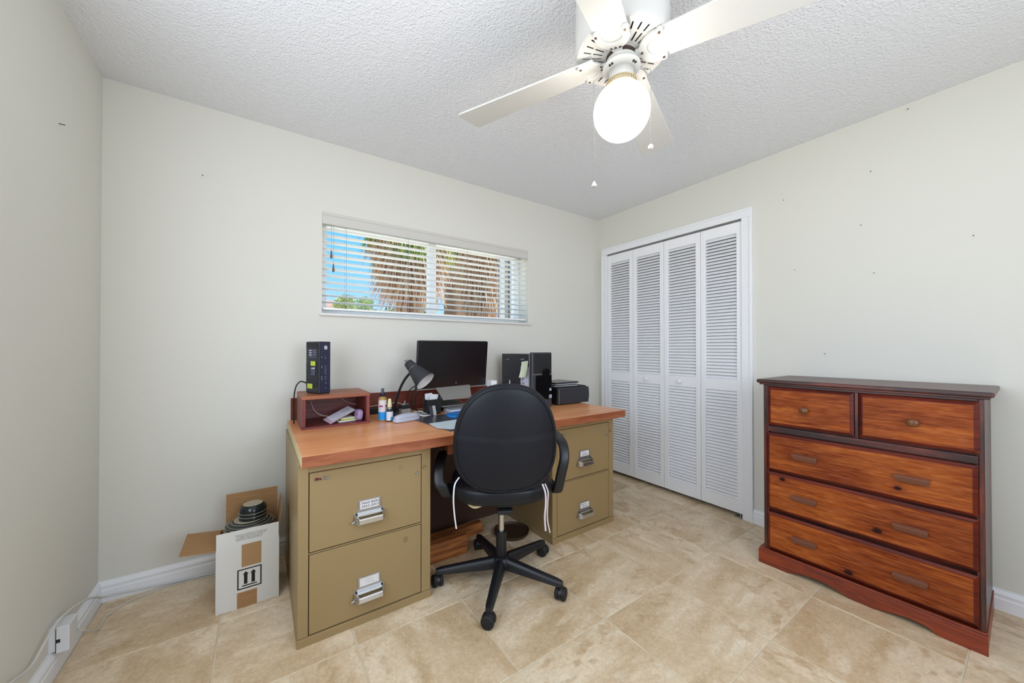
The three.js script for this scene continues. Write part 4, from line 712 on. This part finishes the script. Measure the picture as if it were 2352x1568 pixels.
{ // computer tower
  const o = thing('computer_tower', 'black and grey desktop computer tower on the desk', 'computer', [2.147, TOP, 0.5]);
  const w = 0.18, h = 0.389, d = 0.385;
  obj('case', cb(0.004, w - 0.004, 0.006, h - 0.012, -d, -0.032, 0.002), M.charcoal, o);
  obj('front_bezel', rb(0, w, 0, h, -0.034, 0, 0.009, 4), M.graphite, o);
  obj('side_strip', cb(-0.0008, 0.004, 0.004, h - 0.006, -0.037, -0.031, 0.0006, 'y'), M.steel, o);
  obj('upper_panel', rb(0.012, w - 0.006, 0.242, h - 0.008, -0.004, 0.003, 0.003, 2), M.plasticBlack, o);
  obj('silver_line', cb(0.004, w - 0.002, 0.234, 0.239, -0.004, 0.0035, 0.001), M.chrome, o);
  obj('lower_panel', rb(0.03, w - 0.004, 0.058, 0.23, -0.004, 0.003, 0.003, 2), M.glossBlack, o);
  for (const y of [0.262, 0.298, 0.334]) obj('drive_bay', [cb(0.045, w - 0.012, y, y + 0.031, 0.002, 0.0045, 0.001), cb(0.085, 0.125, y + 0.003, y + 0.006, 0.004, 0.006, 0.0008)], M.plasticBlack, o);
  obj('finger_notch', T(cyl(0.034, 0.034, 0.004, 28), 0.122, 0.244, 0.0015, Math.PI / 2), M.glossBlack, o);
  const stk = canvasTex(64, 64, (c) => { c.fillStyle = '#c9d2e0'; c.fillRect(0, 0, 64, 64); c.fillStyle = '#5d6f96'; for (let k = 0; k < 4; k++) c.fillRect(8 + (k % 2) * 26, 8 + (k >> 1) * 26, 20, 20); });
  for (const [y, s] of [[0.127, 0.018], [0.078, 0.024]]) { const [g, m] = decal(s, s, stk); obj('sticker', g, m, o, [0.162, y, 0.0033]); }
  const strip = canvasTex(128, 512, (c, W2, H2) => { c.fillStyle = '#c9cbdb'; c.fillRect(0, 0, W2, H2); c.strokeStyle = '#2a2c36'; c.lineWidth = 9; for (let k = 0; k < 6; k++) { c.beginPath(); c.arc(38, 140 + k * 62, 15, 0.5 + k, 5 + k); c.stroke(); } for (let k = 0; k < 7; k++) squiggle(c, 72, 120 + k * 52, 46, 8, 400 + k, '#82869c', 3); });
  const [g, m] = decal(0.098, 0.235, strip); obj('feature_label', g, m, o, [0.0034, 0.170, -0.088], [0, -Math.PI / 2, 0]);
  const mk = canvasTex(128, 64, (c) => { c.fillStyle = '#2b2d33'; c.fillRect(0, 0, 128, 64); squiggle(c, 6, 30, 24, 40, 420, '#d6d9e0', 9); squiggle(c, 44, 34, 70, 18, 421, '#a7abb5', 10); });
  { const [g2, m2] = decal(0.05, 0.022, mk); obj('maker_badge', g2, m2, o, [0.0034, 0.337, -0.305], [0, -Math.PI / 2, 0]); const [g3, m3] = decal(0.05, 0.03, mk); obj('print_label', g3, m3, o, [0.0034, 0.342, -0.118], [0, -Math.PI / 2, 0]); }
  const n = thing('sticky_note', 'pale green sticky note curling off the computer tower side', 'sticky note', [2.1425, 1.03, 0.43]);
  const sg = new THREE.BoxGeometry(0.076, 0.11, 0.0006, 8, 8, 1), p = sg.attributes.position; for (let i = 0; i < p.count; i++) { const y = p.getY(i), x = p.getX(i); p.setZ(i, p.getZ(i) + 0.004 + 0.030 * Math.pow((0.055 - y) / 0.11, 2) * 0.6 + 0.010 * Math.pow(x / 0.038, 2) * (0.5 - y / 0.11)); p.setX(i, x + 0.25 * y * 0.3); }
  sg.computeVertexNormals(); obj('sheet', uvBox(sg), mat(0xd3dcbf, 0.85), n, [0, 0, 0], [0, -Math.PI / 2, -0.0]); n.rotation.x = -0.12;
}
{ // printer with a pile of folders
  const o = thing('printer', 'black inkjet printer beside the computer tower on the desk', 'printer', [2.4, TOP, 0.49]);
  const w = 0.322, d = 0.30, h = 0.128;
  obj('body', rb(0.0, w * 0.93, 0.002, h, -d, -0.012, 0.012, 4), M.plasticBlack, o);
  obj('end_cap', T(cushion(0.06, h, d - 0.014, 0.25, 0.45), w * 0.93 + 0.006, h / 2 + 0.003, -d / 2 - 0.006), M.plasticBlack, o);
  obj('front_panel', rb(0.004, w * 0.965, 0.006, h - 0.004, -0.014, 0.0, 0.006, 3), M.charcoal, o);
  obj('side_seam', cb(0.0015, 0.005, 0.01, h - 0.01, -0.013, 0.0012, 0.0006, 'y'), M.steel, o);
  obj('lid_line', cb(0.006, w * 0.92, h - 0.002, h + 0.004, -d + 0.01, -0.02, 0.002), M.matteBlack, o);
  [['white paper folder lying lowest on the printer', 0.0055, 0xcfd0d4], ['dark thin folder between white ones on the printer', 0.0065, 0x2a2b30], ['white thin folder above the dark one on the printer', 0.006, 0xc4c6ca], ['dark glossy binder topping the pile on the printer', 0.012, 0x24262b]].reduce((y, [l, t, c], k) => {
    tag(obj('printer_folder', cb(-0.12, 0.105 + (k === 3 ? 0.022 : 0), 0, t, -0.105, 0.105, 0.0015), mat(c, 0.25), scene, [2.525 - k * 0.004, y, 0.345], [0, -0.05 + 0.04 * k, 0]), l, 'folder'); return y + t + 0.0004;
  }, TOP + h + 0.0048);
}
tag(obj('tissue_box', rb(-0.024, 0.024, 0, 0.19, -0.03, 0.03, 0.003, 2), M.paper, scene, [1.972, TOP, 0.26]), 'white upright box between the monitor and computer tower', 'box');
tag(obj('white_stylus', T(lathe([[0, 0], [0.004, 0], [0.004, 0.16], [0.0015, 0.19], [0, 0.192]], 12), 2.098, TOP, 0.30), M.paper), 'thin white stick standing in front of the computer tower', 'stick');

// ------------------------------------------------------------------ cardboard box with crockery
{
  const o = thing('cardboard_box', 'open white cardboard box with up arrows beside the file cabinet', 'box', [0.455, 0, 0.19]);
  const w = 0.236, d = 0.231, h = 0.283, t = 0.004;
  obj('front_side', cb(0, w, 0, h, d - t, d, 0.001), M.cardWhite, o);
  obj('back_side', cb(0, w, 0, h, 0, t, 0.001), M.cardboard, o);
  obj('end_side', cb(0, t, 0, h, t, d - t, 0.001), M.cardboard, o); obj('end_side', cb(w - t, w, 0, h, t, d - t, 0.001), M.cardWhite, o);
  obj('bottom_side', cb(t, w - t, 0.001, 0.005, t, d - t, 0.001), M.cardboard, o);
  obj('inner_carton', cb(0.02, w - 0.02, 0.005, 0.261, 0.018, d - 0.018, 0.003), M.cardboard, o);
  const ff = obj('front_flap', T(cb(0.001, w - 0.002, 0, 0.067, -t, 0, 0.001), 0, h, d, -0.06), M.cardWhite, o);
  obj('back_flap', T(cb(0.022, w - 0.001, 0, 0.165, 0, t, 0.001), 0, h, 0, -0.05), M.cardboard, o);
  obj('left_flap', T(cb(-0.122, 0, -t, 0, 0.002, d - 0.002, 0.001), 0, h, 0, 0, 0, -0.13), M.cardboard, o);
  obj('right_flap', T(cb(-t, 0, 0, 0.13, 0.01, d - 0.05, 0.001), w, h, 0, 0, 0, -0.12), M.cardboard, o);
  const print = canvasTex(256, 256, (c) => {
    c.fillStyle = '#d9d6cf'; c.fillRect(0, 0, 256, 256); c.strokeStyle = '#141416'; c.lineWidth = 14; c.strokeRect(9, 9, 238, 238); c.fillStyle = '#18161c';
    for (const x of [88, 166]) { c.fillRect(x - 18, 72, 36, 124); c.beginPath(); c.moveTo(x - 32, 76); c.lineTo(x, 38); c.lineTo(x + 32, 76); c.fill(); } c.fillRect(50, 208, 156, 14);
  });
  const dz = d + 0.0006;
  const put = (name, wd, ht, x, y, m) => obj(name, new THREE.PlaneGeometry(wd, ht), m, o, [x, y, dz]);
  put('arrow_print', 0.092, 0.092, 0.122, 0.128, mat(0xffffff, 0.8, 0, { map: print }));
  obj('tape_strip', cb(0.092, 0.166, 0.182, h, d, d + 0.0004, 0.0001), M.tape, o);
  obj('tape_strip', cb(0.076, 0.15, 0.0, 0.07, d, d + 0.0004, 0.0001), M.cardboard, o);
  const lines = canvasTex(512, 128, (c, W2, H2) => { c.fillStyle = '#d9d6cf'; c.fillRect(0, 0, W2, H2); for (let k = 0; k < 6; k++) squiggle(c, 40 + 12 * (k % 3), 18 + k * 18, 420 - 20 * k, 9, 500 + k, '#3a3838', 4); });
  const lp = obj('small_print', new THREE.PlaneGeometry(0.15, 0.034), mat(0xffffff, 0.8, 0, { map: lines }), ff); lp.position.set(0.13, h + 0.034, d + 0.0008 - 0.034 * 0.06); lp.rotation.x = -0.06;
  // plates and bowls stacked upside down, each its own thing
  const glaze = mat(0x0f1a1e, 0.12), clay = mat(0xa99d86, 0.8);
  const plateG = lathe([[0.06, 0.0175], [0.062, 0.020], [0.058, 0.020], [0.05, 0.0185], [0.0, 0.018]], 48);
  const plateB = lathe([[0.06, 0.0176], [0.075, 0.013], [0.092, 0.004], [0.0955, 0.0015], [0.096, 0], [0.093, 0.0005], [0.074, 0.009], [0.058, 0.0145], [0, 0.0145]], 56);
  const bowlB = lathe([[0.038, 0.034], [0.049, 0.027], [0.0555, 0.014], [0.057, 0.0], [0.055, 0.0], [0.052, 0.013], [0.045, 0.024], [0, 0.028]], 48);
  const bowlG = lathe([[0.0, 0.0365], [0.036, 0.0365], [0.040, 0.0355], [0.039, 0.033], [0, 0.033]], 48);
  for (let k = 0; k < 8; k++) {
    const p = thing('dinner_plate', `dark glazed plate in the cardboard box, ${['eighth', 'seventh', 'sixth', 'fifth', 'fourth', 'third', 'second', 'first'][k]} one below the bowls`, 'plate', [0.573 + (rand() - 0.5) * 0.004, 0.2613 + k * 0.0105, 0.305 + (rand() - 0.5) * 0.004], 0, 'dark plates stacked in the cardboard box');
    obj('glazed_dish', plateB, glaze, p); obj('foot_ring', plateG, clay, p);
    obj('rim_line', [[0.0958, 0.0011], [0.0865, 0.0071], [0.0715, 0.0146]].map(([q, y]) => T(new THREE.TorusGeometry(q, 0.0011, 6, 56), 0, y, 0, Math.PI / 2)), clay, p);
  }
  for (let k = 0; k < 3; k++) {
    const p = thing('soup_bowl', `${['lowest', 'middle', 'topmost'][k]} of three small dark bowls turned over on the plates`, 'bowl', [0.587, 0.3537 + k * 0.0165, 0.300], 0, 'dark bowls turned over on the plates');
    obj('glazed_dish', bowlB, glaze, p); obj('foot_disc', bowlG, clay, p);
    obj('rim_line', T(new THREE.TorusGeometry(0.0566, 0.0012, 6, 48), 0, 0.001, 0, Math.PI / 2), clay, p);
  }
}

// ------------------------------------------------------------------ surface outlet box and cables in the left corner
{
  const o = thing('outlet_box', 'white surface outlet box above the baseboard near the cardboard box', 'outlet box', [0.0, 0.085, 0.412]);
  obj('case', [rb(0.0165, 0.05, 0.0, 0.092, 0.0, 0.074, 0.003, 2), bx(0.0, 0.0165, 0.009, 0.09, 0.003, 0.071)], M.whitePlastic, o);
  obj('cover_seam', bx(0.0168, 0.0182, 0.003, 0.089, -0.0004, 0.0746), M.matteBlack, o);
  obj('jack', bx(0.017, 0.028, 0.038, 0.05, 0.0735, 0.0748), M.matteBlack, o);
}
tag(obj('thick_cable', tube([[0.02, 0.22, 0.86], [0.018, 0.195, 0.76], [0.018, 0.166, 0.66], [0.02, 0.188, 0.56], [0.024, 0.204, 0.50], [0.030, 0.196, 0.42], [0.034, 0.155, 0.28], [0.032, 0.095, 0.15], [0.03, 0.045, 0.06], [0.06, 0.03, 0.026], [0.13, 0.022, 0.023], [0.2, 0.017, 0.023], [0.3, 0.009, 0.024], [0.40, 0.0045, 0.03], [0.48, 0.0045, 0.06]], 0.0042, 140, 10), M.cable), 'thick white cable arching over the outlet box onto the baseboard', 'cable');
tag(obj('thin_cable', tube([[0.05, 0.118, 0.42], [0.062, 0.09, 0.39], [0.066, 0.03, 0.30], [0.062, 0.003, 0.23], [0.065, 0.003, 0.16], [0.10, 0.003, 0.095], [0.16, 0.003, 0.055], [0.27, 0.003, 0.034], [0.36, 0.003, 0.036], [0.46, 0.003, 0.07]], 0.0026, 100, 8), M.cable), 'thin cream cable curving over the floor from the outlet box', 'cable');

// nails and marks on the walls
function nail(x, y, z, axis, label, len = 0.006, r = 0.0022) {
  const o = thing('wall_nail', label, 'nail', [x, y, z], 0, 'nails left in the walls'); const q = axis === 'x' ? [0, 0, Math.PI / 2] : axis === '-x' ? [0, 0, -Math.PI / 2] : [Math.PI / 2, 0, 0];
  obj('shank', T(mm([T(cyl(r * 0.7, r * 0.7, len + 0.004, 8), 0, -0.004, 0), T(cyl(r, r, 0.0012, 10), 0, len, 0)]), 0, 0, 0, ...q), M.motorDark, o);
}
for (const [y, z] of [[2.122, 1.554], [1.861, 1.918], [2.144, 1.959], [2.41, 2.1], [1.585, 1.969], [1.665, 1.611], [1.703, 2.307], [1.144, 1.756]]) nail(W, y, z, 'x', 'small dark nail in the wall above the dresser');
nail(0.361, 2.075, 0, 'z', 'small nail hook high on the window wall above the cardboard box', 0.012);
nail(0, 1.996, 0.445, '-x', 'small nail hook high on the wall above the outlet box', 0.014);
nail(2.24, 1.327, 0, 'z', 'tiny nail in the wall just below the window sill', 0.003, 0.0018);

// ------------------------------------------------------------------ outside the window
{
  const bouncePatio = obj('ground', bx(-60, 80, -0.5, -0.25, -70, -0.2), mat(0xd6d2c2, 0.95)); bouncePatio.userData.kind = 'structure';  // unseen patio ground, paled to bounce sunlight up onto the blind slats
  const bouncePatio2 = obj('ground_side', bx(-60, -0.2, -0.5, -0.25, -0.2, 40), mat(0x8b8a72, 0.95)); bouncePatio2.userData.kind = 'structure';
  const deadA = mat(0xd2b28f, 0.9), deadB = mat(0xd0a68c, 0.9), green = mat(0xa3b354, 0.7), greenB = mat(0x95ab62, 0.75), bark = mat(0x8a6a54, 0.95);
  const strip = (out, P, dir, len, w, droop, r) => {          // one narrow leaf blade as a bent strip
    const n = 4, side = new THREE.Vector3().crossVectors(dir, V(0, 1, 0)).normalize(), a = r() * 3; side.applyAxisAngle(dir, a);
    let p = P.clone(), d = dir.clone(), L = [], R = [];
    for (let i = 0; i <= n; i++) { const ww = w * (1 - i / n * 0.85); L.push(p.clone().addScaledVector(side, ww)); R.push(p.clone().addScaledVector(side, -ww)); d.y -= droop / n; d.normalize(); p.addScaledVector(d, len / n); }
    for (let i = 0; i < n; i++) for (const q of [L[i], R[i], L[i + 1], R[i], R[i + 1], L[i + 1]]) out.push(q.x, q.y, q.z);
  };
  const build = (name, pos, m, parent) => { const g = new THREE.BufferGeometry(); g.setAttribute('position', new THREE.Float32BufferAttribute(pos, 3)); g.computeVertexNormals(); const o = obj(name, uvBox(g), m, parent); o.userData.kind = 'stuff'; return o; };
  m2side(deadA, deadB, green, greenB);
  function m2side(...ms) { ms.forEach((m) => { m.side = THREE.DoubleSide; }); }
  function palm(label, x, z, yb, yt, rs, seed, fan) {
    const r = rng(seed), o = thing('palm_tree', label, 'tree', [x, -0.25, z], 0, null); delete o.userData.group;
    const rings = []; for (let y = 0; y <= yt + 0.25; y += 0.12) { rings.push([0.19 - 0.008 * y + 0.012, y], [0.185 - 0.008 * y, y + 0.07]); }
    obj('trunk', lathe([[0, 0], ...rings, [0, yt + 0.3]], 22), bark, o);
    const A = [], B = [], G = [], G2 = [];
    for (let k = 0; k < 2600; k++) {                          // skirt of dead leaves hanging round the trunk
      const t = Math.pow(r(), 0.8), y = yb + 0.35 + t * (yt - yb) + 0.25, an = r() * Math.PI * 2, rad = rs * (0.3 + 0.7 * Math.sqrt(r())) * (0.62 + 0.38 * t);
      const dir = V(Math.cos(an) * 0.45, -1, Math.sin(an) * 0.45).add(V((r() - 0.5) * 0.5, 0, (r() - 0.5) * 0.5)).normalize();
      strip(r() < 0.55 ? A : B, V(Math.cos(an) * rad, y, Math.sin(an) * rad), dir, 0.3 + r() * 0.4, 0.010 + r() * 0.010, 0.3, r);
    }
    for (let k = 0; k < 500; k++) { const an = r() * Math.PI * 2; strip(r() < 0.5 ? A : B, V(Math.cos(an) * 0.2, 0.9 + r() * (yb + 0.4), Math.sin(an) * 0.2), V(Math.cos(an) * 0.25, -1, Math.sin(an) * 0.25).normalize(), 0.25 + r() * 0.25, 0.014, 0.2, r); }
    for (let f = 0; f < fan; f++) {                           // living fan leaves bending out above the skirt
      const an = f / fan * Math.PI * 2 + r(), el = r() * 1.1 - 0.35, st = V(Math.cos(an) * Math.cos(el), Math.sin(el), Math.sin(an) * Math.cos(el)), base = V(0, yt + 0.35, 0), hub = base.clone().addScaledVector(st, rs * (0.55 + 0.35 * r())); hub.y -= 0.1;
      const up = V(0, 1, 0), sd = new THREE.Vector3().crossVectors(st, up).normalize();
      strip(G2, base, st, rs * 0.8, 0.02, 0.3, r);
      for (let k = 0; k < 34; k++) { const a = (k / 33 - 0.5) * 2.6; strip(r() < 0.6 ? G : G2, hub, st.clone().multiplyScalar(Math.cos(a)).addScaledVector(sd, Math.sin(a)).normalize(), rs * (0.75 + 0.2 * r()), 0.018, 1.5 + r(), r); }
    }
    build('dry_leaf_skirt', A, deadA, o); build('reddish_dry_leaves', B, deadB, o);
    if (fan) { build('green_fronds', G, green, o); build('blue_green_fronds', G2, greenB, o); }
    return o;
  }
  palm('shaggy palm with dry hanging leaves against the open sky', 2.84, -4.0, 2.0, 3.15, 0.62, 31, 26);
  palm('shaggy palm with dry leaves next to the grey storm shutter', 5.2, -5.6, 1.55, 3.75, 0.58, 47, 22);
  const t3 = thing('bare_palm', 'bare brown palm trunk standing between the two shaggy palms', 'tree', [5.40, -0.25, -7.6]);
  { const rings = []; for (let y = 0; y <= 6; y += 0.1) rings.push([0.27, y], [0.255, y + 0.05]); obj('trunk', lathe([[0, 0], ...rings, [0, 6.1]], 22), bark, t3); }
  function bush(name, label, x, z, y0, R, Hh, seed, col) {
    const r = rng(seed), o = thing(name, label, 'bush', [x, -0.25, z]); const P = [], Q = [];
    for (let k = 0; k < 900; k++) { const a = r() * 6.283, u = r() * 2 - 1, q = Math.pow(r(), 0.33), s = Math.sqrt(1 - u * u); const p = V(R * q * s * Math.cos(a), y0 + 0.25 + Hh * 0.5 + Hh * 0.5 * q * u, R * q * s * Math.sin(a)); strip(r() < 0.6 ? P : Q, p, V(r() - 0.5, r() - 0.2, r() - 0.5).normalize(), R * 0.22, R * 0.045, 0.6, r); }
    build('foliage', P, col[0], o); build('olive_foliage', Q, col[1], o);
    obj('trunk', T(cyl(R * 0.09, R * 0.06, y0 + 0.25 + Hh * 0.5, 10), 0, 0, 0), bark, o);
  }
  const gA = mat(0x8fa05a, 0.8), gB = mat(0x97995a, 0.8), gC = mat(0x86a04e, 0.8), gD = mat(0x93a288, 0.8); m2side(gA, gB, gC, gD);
  bush('distant_tree', 'round green tree beside the distant tiled roof', 3.75, -15, 2.7, 0.55, 0.85, 3, [gA, gB]);
  bush('distant_tree', 'small pale green tree in front of open sky', 5.26, -18, 3.1, 0.46, 0.85, 4, [gC, gB]);
  bush('grey_green_bush', 'grey green bush below the dry palm leaves', 3.35, -6, 1.3, 0.75, 0.85, 5, [gD, gB]);
  bush('grey_green_bush', 'pale green bush seen between the palms', 4.65, -8.5, 1.2, 0.6, 2.6, 6, [gD, gC]);
  bush('green_bush', 'low green bush far behind the shaggy palm', 3.68, -11, 1.72, 1.0, 0.77, 8, [gD, gA]);
  const hs = thing('distant_house', 'distant house with a reddish tiled roof', 'house', [4.45, -0.25, -25.5]);
  obj('wall', bx(-0.62, 0.62, 0, 4.4, -1, 0), mat(0xdad7d0, 0.9), hs);
  obj('roof', hull([[-0.8, 4.35, 0.25], [0.8, 4.35, 0.25], [-0.8, 4.35, -1.25], [0.8, 4.35, -1.25], [-0.4, 4.85, -0.5], [0.45, 4.85, -0.5]]), mat(0x9c7a74, 0.85), hs);
  // ribbed grey shutter panel that stands folded beside the window
  const sp = thing('storm_shutter', 'grey ribbed storm shutter panel outside the window', 'shutter', [2.60, -0.25, -0.62]);
  for (let k = 0; k < 5; k++) obj('rib', cb(k * 0.062, k * 0.062 + 0.056, 0, 3.0, -0.01 - 0.02 * (k % 2), 0.012 - 0.02 * (k % 2), 0.006, 'y'), mat([0xd2d4d8, 0xb4b6bb][k % 2], 0.6), sp);
  obj('backing', bx(0, 0.31, 0, 3.0, -0.035, -0.028), mat(0xb0b2b6, 0.6), sp);
}

// ------------------------------------------------------------------ shadows on everything, then draw
scene.traverse((o) => { if (o.isMesh) { o.castShadow = true; o.receiveShadow = true; } });
scene.updateMatrixWorld(true);
renderer.render(scene, camera);
